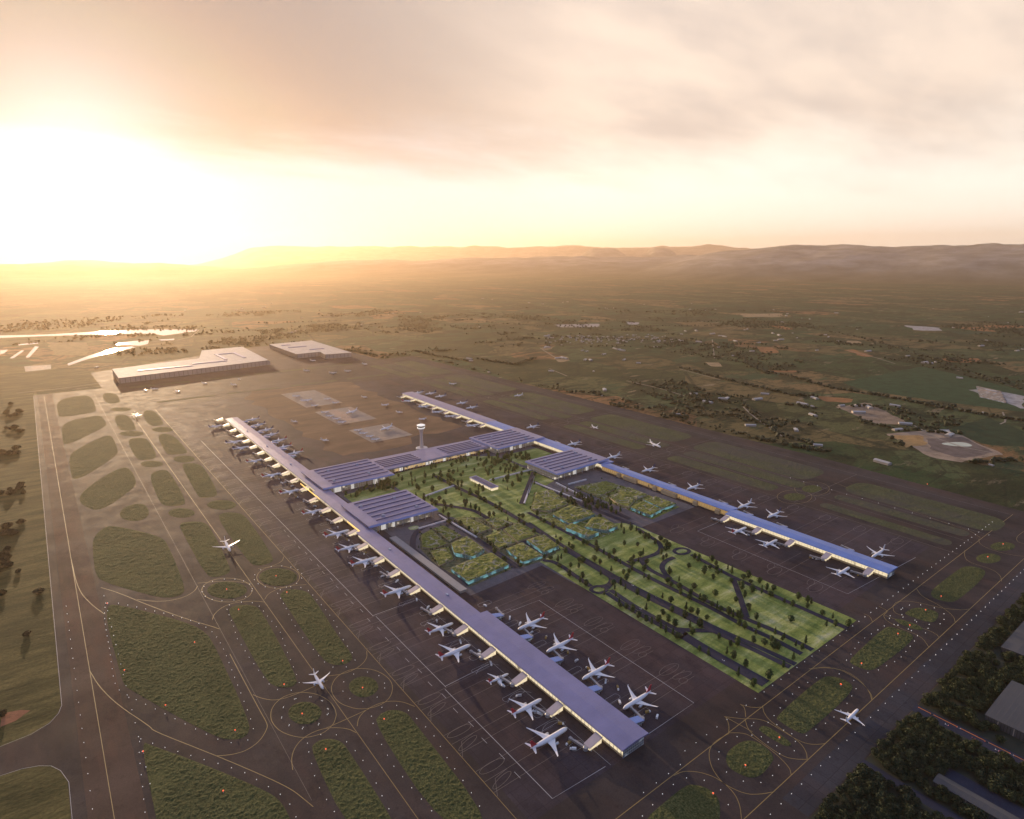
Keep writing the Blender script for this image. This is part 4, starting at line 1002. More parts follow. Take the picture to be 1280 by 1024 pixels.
shed([(340, 4108), (1208, 4238), (1246, 5020), (955, 4990), (860, 4605), (345, 4478)], 34, 'huge L shaped pale roofed cargo shed beyond the airfield', (0,), [(430, 260, 640, 285), (640, 330, 660, 620), (760, 330, 780, 620), (660, 600, 760, 620), (120, 190, 420, 205)])
shed([(1447, 4392), (1622, 4400), (1600, 4255), (1786, 4222), (1800, 5060), (1450, 5030)], 34, 'second wide pale roofed shed, behind the L shaped cargo shed', (0, 2), [(60, 350, 200, 365), (150, 150, 260, 165), (60, 500, 120, 520)])

# warehouses in the dark wood
def warehouse(x0, y0, x1, y1, h, label, ridge):
    e = empty('warehouse', (x0, y0, 0)); W, Dp = x1-x0, y1-y0
    MB().walls(rect(0, 0, W, Dp), 0, h).build('wall', M['wh_wall'], e)
    r = MB()
    if W >= Dp: r.add([(-1, -1, h), (W+1, -1, h), (W+1, Dp/2, h+ridge), (-1, Dp/2, h+ridge), (W+1, Dp+1, h), (-1, Dp+1, h)], [(0, 1, 2, 3), (3, 2, 4, 5), (0, 3, 5), (1, 4, 2)])
    else: r.add([(-1, -1, h), (W/2, -1, h+ridge), (W/2, Dp+1, h+ridge), (-1, Dp+1, h), (W+1, -1, h), (W+1, Dp+1, h)], [(0, 1, 2, 3), (1, 4, 5, 2), (0, 4, 1), (3, 2, 5)])
    r.build('roof', M['wh_roof'], e)
    pn = MB()
    for k in range(int(Dp//4)): 
        MB().box(-.5, 2+k*4, .4, -.1, 3.2+k*4, h-1.5).build('wall_panel', M['shed_rib'] if k % 5 == 2 else M['wh_roof'], e)
    for k in range(int(W//9)): MB().box(4+k*9, Dp+.1, .2, 8+k*9, Dp+.5, 4.5).build('loading_door', M['wh_roof'], e)
    for k in range(3): MB().box(W*(.25+.25*k)-1.2, Dp*.3-1.2, h+ridge*.5, W*(.25+.25*k)+1.2, Dp*.3+1.2, h+ridge*.5+2.2).build('roof_vent', M['steel'], e)
    tag(e, label, 'warehouse')
WH = [(1316, 206, 1480, 250, 10), (1080, 60, 1210, 207, 14), (882, 40, 902, 208, 8)]
warehouse(*WH[0], 'flat grey warehouse at the edge of the wood, farthest from the camera', 1.0)
warehouse(*WH[1], 'big grey warehouse with ribbed walls beside the wood road', 1.5)
warehouse(*WH[2], 'long narrow grey shed roof between the trees', 2.0)
struct('road', MB().flat(rect(1020, -60, 1042, 287), .15), M['road'], 'dark road through the wood with a painted light trail')
struct('road', MB().flat(rect(840, -60, 856, 287), .15), M['road'], 'narrow dark track through the wood')
struct('road', MB().flat(rect(902, -60, 935, 208), .14), M['road'], 'dark yard beside the narrow shed')
struct('painted_lines', MB().ribbon([(1036, 283), (1036, -60)], 1.3, .2), simple('orange_light_trail', (.7, .2, .02), .6, .2, 10), 'orange car light trail painted on the wood road')  # flat orange strip painted in place of the car light trails
struct('forest_floor', MB().flat([(500, 284.5), (2300, 284.5), (2300, -300), (500, -300)], .05), simple('forest_floor', (.022, .026, .014), .95, .5, 14), 'dark ground under the wood')
# ------------------------------------------------------------------ aircraft, modelled 60 m long, nose towards +X
def plane_parts():
    P = []
    fus = MB().lathe([(30, .1, -.5), (29.5, .8, -.45), (28.4, 1.6, -.3), (26.6, 2.3, -.12), (24, 2.8, 0), (20, 3.0, 0), (8, 3.05, 0), (-8, 3.05, 0), (-14, 2.8, .25), (-20, 2.1, .8), (-26, 1.15, 1.55), (-29.6, .35, 2.1)], 16, 'x')
    P.append(('fuselage', fus, 'plane', True))
    def wing(s):
        mb = MB()
        st = [(1.6, 8.5, -5.2, -1.5, 1.5), (9.5, 1.6, -5.6, -.75, .9), (20, -5.0, -8.6, .35, .5), (28.4, -10.2, -11.9, 1.35, .28), (29.6, -12.2, -13.2, 2.5, .15)]
        vs = []
        for y, xl, xt, z, th in st:
            xm = xl*.62+xt*.38
            vs += [(xl, s*y, z), (xm, s*y, z+th*.6), (xt, s*y, z), (xm, s*y, z-th*.4)]
        fs = []
        for i in range(len(st)-1):
            for k in range(4): fs.append((4*i+k, 4*i+(k+1) % 4, 4*i+4+(k+1) % 4, 4*i+4+k))
        fs += [(0, 1, 2, 3), tuple(4*(len(st)-1)+k for k in (3, 2, 1, 0))]
        return mb.add(vs, fs)
    P += [('wing', wing(1), 'plane', False), ('wing', wing(-1), 'plane', False)]
    for s in (1, -1):
        P.append(('engine', MB().lathe([(6.2, 1.35), (6.4, 1.6), (4.5, 1.75), (1.5, 1.5), (-.3, .9)], 12, 'x', Matrix.Translation((0, s*9.6, -2.6))).box(-1.5, s*9.6-.25, -1.6, 4, s*9.6+.25, -.9), 'engine', True))
        tp = MB()
        tp.add([(-22.6, s*1, 1.2), (-27.6, s*1, 1.2), (-30.6, s*10.4, 2.1), (-28.8, s*10.4, 2.1), (-22.6, s*1, 1.6), (-27.6, s*1, 1.6), (-30.6, s*10.4, 2.3), (-28.8, s*10.4, 2.3)], [(0,1,2,3),(7,6,5,4),(0,4,5,1),(1,5,6,2),(2,6,7,3),(3,7,4,0)])
        P.append(('tailplane', tp, 'plane', False))
    fin = MB(); t = .28
    o2 = [(-16.5, 2.6), (-20.5, 3.4), (-27.6, 12.2), (-31.0, 12.2), (-28.2, 2.4)]
    n = len(o2)
    fin.add([(x, -t, z) for x, z in o2]+[(x, t, z) for x, z in o2], [tuple(range(n)), tuple(range(2*n-1, n-1, -1))]+[(i, n+i, n+(i+1) % n, (i+1) % n) for i in range(n)])
    P.append(('tail_fin', fin, 'red', False))
    cw = MB().add([(28.9, -1.15, .35), (28.9, 1.15, .35), (27.4, 1.55, 1.55), (27.4, -1.55, 1.55), (27.5, -1.95, .45), (27.5, 1.95, .45)], [(0, 1, 2, 3), (0, 3, 4), (1, 5, 2)])
    P.append(('cockpit_window', cw, 'darkglass', False))
    for x, y in ((22, 0), (-3.5, 4), (-3.5, -4)):
        P.append(('landing_gear', MB().box(x-.25, y-.25, -5, x+.25, y+.25, -1.6).lathe([(-.6, .8), (.6, .8)], 10, 'z', Matrix.Translation((x, y, -5.2)) @ Matrix.Rotation(rad(90), 4, 'X')), 'rubber', False))
    return P
protos = {}
def make_proto(kind):
    e = empty('airliner')
    for nm, mb, m, sm in plane_parts():
        if nm == 'tail_fin': m = {'red': 'red', 'navy': 'navy', 'white': 'plane'}[kind]
        if protos and nm != 'tail_fin': 
            c = next(ch for ch in protos['red'].children if ch.name.split('.')[0] == nm and not ch.get('_u_'+kind))
            c['_u_'+kind] = 1
            o = c.copy(); col.objects.link(o); o.parent = e
        else: o = mb.build(nm, M[m], e, smooth=sm, fix=True)
    return e
for k in ('red', 'navy', 'white'): protos[k] = make_proto(k)
for e in protos.values():
    for ch in e.children:
        for k in list(ch.keys()):
            if k.startswith('_u_'): del ch[k]
used_proto = set()
def place_plane(kind, x, y, L, hd, label, group=None):
    if kind in used_proto: e = copy_tree(protos[kind])
    else: e = protos[kind]; used_proto.add(kind)
    s_ = L/60.0
    e.location = (x, y, 6.0*s_+.25); e.rotation_euler = (0, 0, rad(hd)); e.scale = (s_, s_, s_)
    tag(e, label, 'airliner', group)
pk = sorted([k for k in PLANES if k[0] == 'P'], key=lambda k: PLANES[k][1])
for i, k in enumerate(pk):
    x, y, L, hd = PLANES[k]
    L = {'P14': 42, 'P16': 72, 'P15': 62, 'P12': 58, 'P9': 62, 'P8': 68}.get(k, min(L, 68))
    place_plane('red' if y < 2300 else 'navy', x+ (6 if y > 1400 else 0), y, L, 0, 'white airliner with a %s tail nosed to the outer side of the striped left pier, %s from its near tip' % ('red' if y < 2300 else 'dark', ORD[i]) if 0 else '%s airliner, %s from the near tip on the outer side of the left pier' % ('red tailed' if y < 2300 else 'dark tailed', ORD[i]), 'airliners on the outer side of the left pier')
for i, k in enumerate(['R4', 'R3', 'R2', 'R1']):
    x, y, L, hd = PLANES[k]
    place_plane('red', x, y, 66, 180, 'red finned airliner, %s from near tip on park side of the left pier' % ORD[i], 'airliners on the park side of the left pier')
for i, k in enumerate(['Q7', 'Q6', 'Q5', 'Q4', 'Q3', 'Q2', 'Q1']):
    x, y, L, hd = PLANES[k]
    place_plane('navy' if i > 2 else 'red', x-6, y, 64, 184, 'airliner on the inner side of the left pier, %s beyond the first hall' % ORD[i], 'airliners at the far inner side of the left pier')
for i, k in enumerate(['S8', 'S7', 'S6', 'S5', 'S4', 'S3', 'S2', 'S1', 'U5', 'U4', 'U3', 'U2', 'U1']):
    x, y, L, hd = PLANES[k]
    place_plane('white' if i in (0, 2, 5) else 'navy', x + (8 if i > 6 else 0), y, 66, 180, 'airliner behind the blue right pier, %s from its near tip' % ORD[i], 'airliners behind the right pier')
for i, k in enumerate(['V3', 'V2', 'V1', 'V8', 'V7', 'V6', 'V5', 'V4']):
    x, y, L, hd = PLANES[k]
    place_plane('red' if k in ('V1', 'V4') else 'white', x, y, min(L, 66), 0, ('%s airliner, %s from the near tip on the park side of the right pier' % ('red tailed' if k == 'V1' else 'white', ORD[i])) if i < 3 else '%s airliner on the apron side of the right pier, %s beyond the spine' % ('red tailed' if k == 'V4' else 'pale', ORD[i-3]), 'airliners at the inner side of the right pier')
for k, L, hd, lab in (('T1', 62, -93, 'white airliner taxiing at the far end of the left taxiways'), ('T2', 66, -93, 'white airliner taxiing between two long grass islands, middle one of the taxiway'), ('T3', 48, -92, 'white airliner taxiing towards the round grass islands'),
                      ('T4', 46, 2, 'white airliner on the yellow line beside the dark wood'), ('T5', 68, -103, 'white airliner rolling along the grass strips beyond the right pier'), ('T6', 44, -98, 'small white airliner on the right taxiway, behind the larger rolling one'), ('T7', 54, 176, 'white airliner farthest out on the green strips beyond the right pier')):
    x, y = PLANES[k][:2]; place_plane('white', x, y, L, hd, lab)
places = ['first stand', 'middle stand', 'last stand']
for i in range(33):
    k = 'W%d' % i
    if k not in PLANES: continue
    x, y, L, hd = PLANES[k]
    pad = next((j for j, p in enumerate(PADS) if p[0] < x < p[2] and p[1] < y < p[3]), None)
    if pad is not None:
        n = [[0, 1, 2, 3, 4], [5, 6, 7, 8, 9], [10, 11, 12, 13, 14]]
        pos = [kk for kk in n if i in kk][0].index(i) if any(i in kk for kk in n) else 0
        big = L > 55
        lab = ('large white airliner, the biggest on the %s pale concrete stand' % ['farthest', 'middle', 'nearest'][pad]) if big else 'small parked airliner, %s on the %s pale concrete stand' % (['first', 'second', 'third', 'fourth', 'fifth'][pos], ['farthest', 'middle', 'nearest'][pad])
    elif x > 700 and y < 3000 and x < 900: lab = 'small pale airliner on the brown earth, %s of the pale stands' % ('beside the nearest' if y < 2450 else 'beside the middle')
    elif y < 3000: lab = 'pale airliner parked between the remote stands and the right pier, number %s going out' % ['one', 'two', 'three', 'four', 'five'][min(4, [20, 19, 18, 17, 26].index(i) if i in (20, 19, 18, 17, 26) else 4)]
    else: lab = 'distant pale airliner on the taxiways before the cargo sheds, %s from the left' % {29: 'first', 30: 'second', 35: 'third', 28: 'fourth', 31: 'fifth', 27: 'seventh', 32: 'eighth', 22: 'ninth', 23: 'eleventh', 24: 'twelfth', 21: 'last', 25: 'tenth'}.get(i, 'sixth')
    place_plane('white', x, y, L, hd, lab, 'airliners on the remote stands and far taxiways')

# ------------------------------------------------------------------ jet bridges
def make_bridge(lit):
    """fixed link reaching towards -X from a pier wall at x = 0, with a swinging tunnel"""
    e = empty('jet_bridge')
    MB().add([(0, -7, 14.6), (0, 7, 14.6), (-25, 6.5, 8.4), (-25, -6.5, 8.4), (0, -7, 13.6), (0, 7, 13.6), (-25, 6.5, 7.4), (-25, -6.5, 7.4)], [(0,1,2,3),(7,6,5,4),(0,3,7,4),(1,5,6,2),(2,6,7,3)]).build('roof', M['link_roof'] if lit else M['roofblue'], e, fix=True)
    MB().add([(0, -5.6, 4), (-24, -5.6, 3.6), (-24, -5.6, 7.5), (0, -5.6, 13.5), (0, 5.6, 4), (-24, 5.6, 3.6), (-24, 5.6, 7.5), (0, 5.6, 13.5)], [(0,1,2,3),(5,4,7,6),(1,5,6,2),(4,0,3,7),(1,0,4,5)]).build('lattice_wall', M['glass_lattice'] if lit else M['glass_blue'], e, fix=True)
    MB().lathe([(3, 4.0), (7.4, 4.0), (8.0, 3.2)], 14, 'z', Matrix.Translation((-27, 0, 0))).build('rotunda', M['tube'], e)
    Mx = Matrix.Translation((-27, 0, 0)) @ Matrix.Rotation(rad(100), 4, 'Z')
    tn = MB().box(2, -1.7, 4.2, 20, 1.7, 7.6, Mx).box(18, -1.4, 4.0, 26, 1.4, 7.2, Mx).build('tunnel', M['tube'], e)
    MB().box(25.5, -2.2, 3.6, 30, 2.2, 7.6, Mx).build('cab', M['tube'], tn)
    for x in (-8, -20): MB().box(x-.6, -5, 0, x+.6, 5, 4).build('support', M['steel'], e)
    MB().box(21, -1, 0, 22.2, 1, 4, Mx).build('wheel_bogie', M['rubber'], tn)
    return e
bp = {True: make_bridge(True), False: make_bridge(False)}
ub = set()
def place_bridge(lit, x, y, flip, label, group, s=1.0):
    e = bp[lit] if lit not in ub else copy_tree(bp[lit]); ub.add(lit)
    e.location = (x, y, .15); e.rotation_euler = (0, 0, math.pi if flip else 0); e.scale = (1, -1 if flip else 1, 1)
    tag(e, label, 'jet bridge', group)
for i, y in enumerate(LINKS):
    x = 576 if y < 1400 else 590 if y < 1752 else 601
    place_bridge(True, x, y, False, 'rosy jet bridge, %s from the near tip on the outer side of the left pier' % ORD[i], 'jet bridges on the outer side of the left pier')
for i, y in enumerate((530, 620, 716, 801, 892)): place_bridge(False, 633, y, True, 'blue jet bridge, %s from the near tip on the park side of the left pier' % ORD[i], 'jet bridges on the park side of the left pier')
for i, y in enumerate((525, 620, 711, 801, 896)): place_bridge(True, 1428, y, False, 'lit jet bridge, %s from the near tip on the park side of the right pier' % ORD[i], 'jet bridges on the park side of the right pier')
for i, y in enumerate((600, 770, 870, 960, 1145, 1340, 1505, 1710)): place_bridge(False, 1478 if y < 905 else 1493 if y < 1400 else 1514, y, True, 'blue roofed jet bridge, %s from the near tip behind the right pier' % ORD[i], 'jet bridges behind the right pier')
for i, y in enumerate((2165, 2265, 2365, 2465, 2550, 2650, 2760)): place_bridge(False, 653, y, True, 'blue jet bridge, %s beyond the first hall on the left pier' % ORD[i], 'jet bridges at the far inner side of the left pier')
for i, y in enumerate((2090, 2190, 2280, 2380, 2490, 2590, 2700, 2800)): place_bridge(True, 1456, y, False, 'lit jet bridge on the right pier, %s beyond the spine' % ORD[i], 'jet bridges on the far apron side of the right pier')

# ------------------------------------------------------------------ lamps along the taxiways
spots = []
IDESC = ['a grass island of the left taxiways', 'a round grass island', 'a grass island of the front taxiway']
for i, p in enumerate(ISLANDS):
    cx, cy = sum(a for a, _ in p)/len(p), sum(b for _, b in p)/len(p)
    if math.hypot(cx, cy) > 1480: continue
    pp = chaikin(p, 2)
    big = [(x+(x-cx)/max(1, math.hypot(x-cx, y-cy))*11, y+(y-cy)/max(1, math.hypot(x-cx, y-cy))*11) for x, y in pp]
    grp = 'left' if cx < 420 and 'left' else 'front'
    for (x, y, dx, dy) in resample(big, 24, True): spots.append((x, y, 'front' if cx > 600 else 'round' if len(p) == 20 else 'left'))
for x in range(560, 2080, 26):
    spots.append((x, 318, 'wood'))
    if x < 2000: spots.append((x, 452 if x > 640 else 440, 'apron'))
for y in range(860, 1500, 36): spots += [(-30, y, 'runway'), (36, y, 'runway')]
for x in (1886,):
    for y in range(430, 1000, 45): spots.append((x, y, 'far'))
def vis(x, y, m=0.0):
    yw, pt = rad(37.47), rad(13.76)
    f_ = Vector((math.sin(yw)*math.cos(pt), math.cos(yw)*math.cos(pt), -math.sin(pt))); r_ = Vector((math.cos(yw), -math.sin(yw), 0)); u_ = r_.cross(f_)
    v = Vector((x, y, -EYE)); c = v.dot(f_)
    if c <= 0: return False
    a, b = v.dot(r_)/c*778, v.dot(u_)/c*778
    return abs(a) < 640+m and abs(b) < 512+m
spots = [s for s in spots if vis(s[0], s[1], 4)]
spots.sort(key=lambda s: s[0]**2+s[1]**2)
LL = {'left': 'small white edge lamp beside a grass island of the left taxiways', 'round': 'small white edge lamp ringing a round grass island', 'front': 'small white edge lamp beside a grass island of the front taxiway', 'wood': 'small white edge lamp in the row along the perimeter road', 'apron': 'small white edge lamp in the row before the apron', 'runway': 'small white edge lamp along the left runway', 'far': 'small white edge lamp beside the far grass strips'}
def lamp_mb(mb, x=0, y=0):
    mb.box(x-.18, y-.18, 0, x+.18, y+.18, .9)
    return mb
lp = empty('taxiway_lamp')
lamp_mb(MB()).build('post', M['steel'], lp); MB().lathe([(.9, .3), (1.05, .46), (1.4, .4), (1.55, .12)], 8).build('lamp_head', M['lamp'], lp)
rest = MB()
for i, (x, y, k) in enumerate(spots):
    if i < 300:
        e = lp if i == 0 else copy_tree(lp)
        e.location = (x, y, .12); tag(e, LL[k], 'edge lamp', 'white edge lamps: '+k)
    else: rest.lathe([(.3, .3), (1.2, .5), (1.7, .15)], 6, 'z', Matrix.Translation((x, y, .1)))
if rest.v: tag(rest.build('taxiway_lamp_field', M['lamp']), 'more white edge lamps farther along the taxiways', None, None, 'stuff')
mp_ = empty('marker_lamp')
MB().lathe([(0, .7), (.4, .4), (2.6, .3)], 8).build('post', M['steel'], mp_); MB().lathe([(2.6, .5), (3.0, 1.0), (3.9, 1.0), (4.5, .4)], 10).build('lamp_globe', M['redlamp'], mp_)
for i, (x, y) in enumerate(MARKERS):
    e = mp_ if i == 0 else copy_tree(mp_); e.location = (x, y, .3)
    tag(e, 'glowing red marker lamp on a grass island of the left taxiways' if x < 500 else 'glowing red marker lamp on a grass island of the front taxiway' if x < 1800 else 'glowing red marker lamp by the far grass strips', 'marker lamp', 'red marker lamps on the left islands' if x < 500 else 'red marker lamps on the front islands' if x < 1800 else 'red marker lamps far out')

# ------------------------------------------------------------------ trees
def crown_mesh(name, mat, h, wd, base, seed, cone, n=150):
    r = random.Random(seed); mb = MB()
    def radius(t):                                               # t 0..1 up the crown
        return (wd/2)*((1-t)**.75*(.45+.55*min(1, t*6)) if cone else math.sin(math.pi*min(1, (.10+.86*t)))**.6)
    lobes = [(r.uniform(0, 6.28), r.uniform(.15, .85), r.uniform(.75, 1.25)) for _ in range(7)]
    def lobed(a, t):
        return 1+sum(.22*s_*math.exp(-((math.cos(a-la)-1)**2)*3-((t-lt)*3.2)**2) for la, lt, s_ in lobes)-.14
    # inner mass
    k, m = 8, 6
    vs = []
    for j in range(m+1):
        t = j/m
        for i in range(k):
            a = 2*math.pi*i/k+j*.3
            q = radius(t)*lobed(a, t)*r.uniform(.62, .86)
            vs.append((q*math.cos(a), q*math.sin(a), base+h*t*.97))
    mb.add(vs, [(j*k+i, j*k+(i+1) % k, (j+1)*k+(i+1) % k, (j+1)*k+i) for j in range(m) for i in range(k)]+[tuple(range(k-1, -1, -1)), tuple(range(m*k, m*k+k))])
    for _ in range(n):                                           # leaf sprays all through the outer shell
        t = r.random()**.85; a = r.uniform(0, 2*math.pi)
        q = radius(t)*lobed(a, t)*r.uniform(.72, 1.14)
        c = Vector((q*math.cos(a), q*math.sin(a), base+h*t))
        s_ = wd*r.uniform(.07, .15)
        ax = Vector((r.uniform(-1, 1), r.uniform(-1, 1), r.uniform(-1, 1))).normalized(); b = ax.orthogonal().normalized(); d = ax.cross(b)
        mb.add([c+b*s_, c+d*s_*.7, c-b*s_, c-d*s_*.7+ax*s_*.4], [(0, 1, 2, 3)])
    me = bpy.data.meshes.new(name); me.from_pydata(mb.v, [], mb.f); me.materials.append(mat); me.update()
    return me
def trunk_mesh(name, hh, r0, wd):
    mb = MB().lathe([(0, r0*1.3), (hh*.3, r0), (hh, r0*.35)], 6)
    for k in range(3):
        a = k*2.1; mb.lathe([(0, r0*.5), (wd*.33, r0*.12)], 4, 'z', Matrix.Translation((0, 0, hh*(.5+.1*k))) @ Matrix.Rotation(a, 4, 'Z') @ Matrix.Rotation(rad(55), 4, 'Y'))
    me = bpy.data.meshes.new(name); me.from_pydata(mb.v, [], mb.f); me.materials.append(M['bark']); me.update()
    return me
KIND = {}
KIND['park'] = [(crown_mesh('crown', M['leaf'], 12, 7.5, 2.0, 1, False), trunk_mesh('trunk', 9, .4, 7)), (crown_mesh('crown', M['leaf'], 13, 8, 1.6, 2, False), trunk_mesh('trunk', 10, .4, 6)),
                (crown_mesh('crown', M['leaf'], 9, 8.5, 2.2, 3, False), trunk_mesh('trunk', 7, .35, 8)), (crown_mesh('crown', M['leaf'], 13, 5.5, 1.4, 4, True), trunk_mesh('trunk', 11, .35, 5))]
KIND['wood'] = [(crown_mesh('crown', M['forest'], 11, 12, 2.5, 10+k, False, 260), trunk_mesh('trunk', 9, .5, 10)) for k in range(5)]
KIND['bush'] = [(crown_mesh('crown', M['bush'], 9, 13, 1.0, 30+k, False, 200), trunk_mesh('trunk', 6, .5, 9)) for k in range(3)]
def tree(kind, x, y, s_, label, group, nm='tree', z=0.0):
    cm, tm = R.choice(KIND[kind])
    e = empty(nm, (x, y, z), R.uniform(0, 6.28), s_)
    e.scale = (s_*R.uniform(.9, 1.12), s_*R.uniform(.9, 1.12), s_*R.uniform(.85, 1.2))
    for n_, me in (('crown', cm), ('trunk', tm)):
        o = bpy.data.objects.new(n_, me); col.objects.link(o); o.parent = e
    tag(e, label, 'tree', group)
def merged(kind, pts, name, label, z=0):
    V, F = [], []
    for x, y, s_ in pts:
        me = R.choice(KIND[kind])[0]; a = R.uniform(0, 6.28); ca, sa = math.cos(a)*s_, math.sin(a)*s_; n = len(V); sz = s_*R.uniform(.85, 1.2)
        V += [(x+v.co.x*ca-v.co.y*sa, y+v.co.x*sa+v.co.y*ca, z+v.co.z*sz) for v in me.vertices]
        F += [tuple(i+n for i in p.vertices) for p in me.polygons]
    mb = MB(); mb.v, mb.f = V, F
    o = mb.build(name, {'park': M['leaf'], 'wood': M['forest'], 'bush': M['bush']}[kind]); tag(o, label, None, None, 'stuff')

road_pts = [(x, y) for p in ROADS for x, y, _, _ in resample(chaikin(p, 2, False), 6)]
grid = {}
for x, y in road_pts: grid.setdefault((int(x//20), int(y//20)), []).append((x, y))
def road_d(x, y):
    b = 99.0
    for i in (-1, 0, 1):
        for j in (-1, 0, 1):
            for a, c in grid.get((int(x//20)+i, int(y//20)+j), ()): b = min(b, math.hypot(a-x, c-y))
    return b
blocks = [rect(800, 1790, 1300, 1930), rect(1250, 1395, 1510, 1580), rect(610, 1390, 815, 1590), rect(1040, 1462, 1080, 1596)]
def free(x, y, d=6.5): return road_d(x, y) > d and not any(inside(x, y, b) for b in blocks) and not any(inside(x, y, g_) for g_ in GREENROOFS)
pts = []
def addp(x, y, zone):
    if free(x, y) and all((x-a)**2+(y-b)**2 > 20 for a, b, _, _ in pts[-60:]): pts.append((x, y, R.uniform(.85, 1.35), zone))
for i, p in enumerate(ROADS):
    if i >= 14 and i not in (16, 17, 18): continue
    for x, y, dx, dy in resample(chaikin(p, 2, False), 17):
        sd_ = R.choice((1, -1)); o = R.uniform(7.5, 10.5); x += R.uniform(-5, 5); y += R.uniform(-5, 5)
        addp(x-dy*o*sd_, y+dx*o*sd_, 'road' if i < 14 else 'garden road')
lawnp = park_lawn
def scat(n, x0, y0, x1, y1, zone, poly=None):
    for _ in range(n):
        x, y = R.uniform(x0, x1), R.uniform(y0, y1)
        if poly is None or inside(x, y, poly): addp(x, y, zone)
scat(70, 866, 470, 1205, 1050, 'lawn', lawnp)
scat(110, 830, 1420, 1260, 1790, 'upper lawn', lawnp)
scat(30, 745, 1680, 835, 1735, 'courtyard'); scat(14, 668, 1660, 812, 1712, 'courtyard')
scat(34, 1130, 1560, 1262, 1790, 'north lawn'); scat(24, 1275, 1620, 1350, 1725, 'far courtyard')
scat(46, 1150, 1110, 1240, 1330, 'grove'); scat(24, 1200, 1160, 1300, 1280, 'grove')
scat(14, 870, 1060, 960, 1330, 'garden road')
ZL = {'road': 'dark round or conical tree standing along a park road', 'garden road': 'dark tree lining the road between the garden blocks', 'lawn': 'dark tree on the open park lawn near the apron', 'upper lawn': 'dark tree on the lawn before the spine building', 'courtyard': 'dark tree in the courtyard between the two left halls', 'north lawn': 'dark tree beside the small striped roof building', 'far courtyard': 'dark tree in the bright courtyard of the right halls', 'grove': 'dark tree in the grove beside the far garden block'}
pts.sort(key=lambda q: q[0]**2+q[1]**2)
for x, y, s_, zn in pts[:300]: tree('park', x, y, s_, ZL[zn], 'park trees: '+zn, 'park_tree', .3)
if len(pts) > 300: merged('park', [q[:3] for q in pts[300:]], 'park_woodland', 'the farther trees of the park', .3)
shr = []
for g_ in GREENROOFS:
    xs_, ys_ = [p[0] for p in g_], [p[1] for p in g_]
    for _ in range(26):
        x, y = R.uniform(min(xs_)-6, max(xs_)+6), R.uniform(min(ys_)-6, max(ys_)+6)
        if road_d(x, y) > 9 and not inside(x, y, g_): shr.append((x, y, R.uniform(.25, .55)))
merged('park', shr, 'shrubbery', 'shrubs between the garden pavilions', .3)
# the dark wood
wood = []
tries = 0
cell = {}
while tries < 30000:
    tries += 1
    x, y = R.uniform(700, 2300), R.uniform(-40, 281)
    if not vis(x, y, 40): continue
    if any(a-7 < x < c+7 and b-7 < y < d+8 for a, b, c, d, _ in WH): continue
    if 1013 < x < 1049 or 836 < x < 861 or 898 < x < 936 and y < 206 or (1230 < x < 1320 and 225 < y < 262) and R.random() < .9: continue
    if fb(x, y, 45, 3) < -.32: continue
    k = (int(x//7), int(y//7)); bad = False
    for i in (-1, 0, 1):
        for j in (-1, 0, 1):
            for a, b in cell.get((k[0]+i, k[1]+j), ()):
                if (a-x)**2+(b-y)**2 < 46: bad = True
    if bad: continue
    cell.setdefault(k, []).append((x, y)); wood.append((x, y, R.uniform(.5, 1.05)))
wood.sort(key=lambda q: q[0]**2+q[1]**2)
for x, y, s_ in wood[:300]:
    zn = 'left of the narrow track' if x < 836 else 'between the track and the wood road' if x < 1020 else 'beyond the wood road'
    tree('wood', x, y, s_, 'dark leafy tree of the wood, ' + zn, 'wood trees ' + zn, 'forest_tree')
if len(wood) > 300: merged('wood', wood[300:], 'woodland', 'the farther trees of the dark wood')
# trees of the rough grass on the left
gi = 0
for p in GROVES:
    cx, cy = sum(a for a, _ in p)/len(p), sum(b for _, b in p)/len(p)
    n = 1 if len(p) <= 2 else 7
    for _ in range(n):
        x, y = (cx, cy) if n == 1 else (R.uniform(min(a for a, _ in p), max(a for a, _ in p)), R.uniform(min(b for _, b in p), max(b for _, b in p)))
        near = 'single' if n == 1 else 'in a clump'
        tree('bush', x, y, R.uniform(.8, 1.3) if n == 1 else R.uniform(.9, 1.7), ('lone dark bushy tree on the rough grass left of the runway' if n == 1 else 'dark bushy tree in a clump on the rough grass left of the runway'), 'bushy trees '+near, 'bushy_tree')
# far trees on the plain: hedgerow lines and copses
far = []
for p in TREELINES:
    d = math.hypot(*p[0]); st = 22 if d < 5000 else 45
    for x, y, dx, dy in resample(p, st):
        for _ in range(2 if d < 6000 else 1): far.append((x+R.uniform(-14, 14), y+R.uniform(-14, 14), R.uniform(.8, 1.6)))
def on_field(x, y):
    return (-700 < x < 2185 and 200 < y < 4040) or (200 < x < 1910 and y < 5250 and y > 4000)
n = 0
for _ in range(120000):
    if n > 5600: break
    az = rad(R.uniform(-6, 82)); r = 1500*(9000/1500)**R.random()
    x, y = math.sin(az)*r, math.cos(az)*r
    if on_field(x, y) or not vis(x, y, 5): continue
    if fb(x+500, y, 800, 4)+.6*fb(x, y, 160, 3) < (.30 if r > 5000 else .36) or (r < 5200 and R.random() < .62): continue
    if any(inside(x, y, p) for k, p in FIELDS.items() if k[0] in 'qgy') or any(inside(x, y, p) for p in WATER): continue
    far.append((x, y, R.uniform(.7, 1.5))); n += 1
for _ in range(500):                                           # along the perimeter of the airfield
    x, y = (2185+abs(R.gauss(0, 40)), R.uniform(900, 4000)) if R.random() < .45 else (R.uniform(1500, 2600), 4060+abs(R.gauss(0, 90)))
    if fb(x, y, 220, 3) > .05 and not on_field(x, y): far.append((x, y, R.uniform(.6, 1.2)))
lean = {}
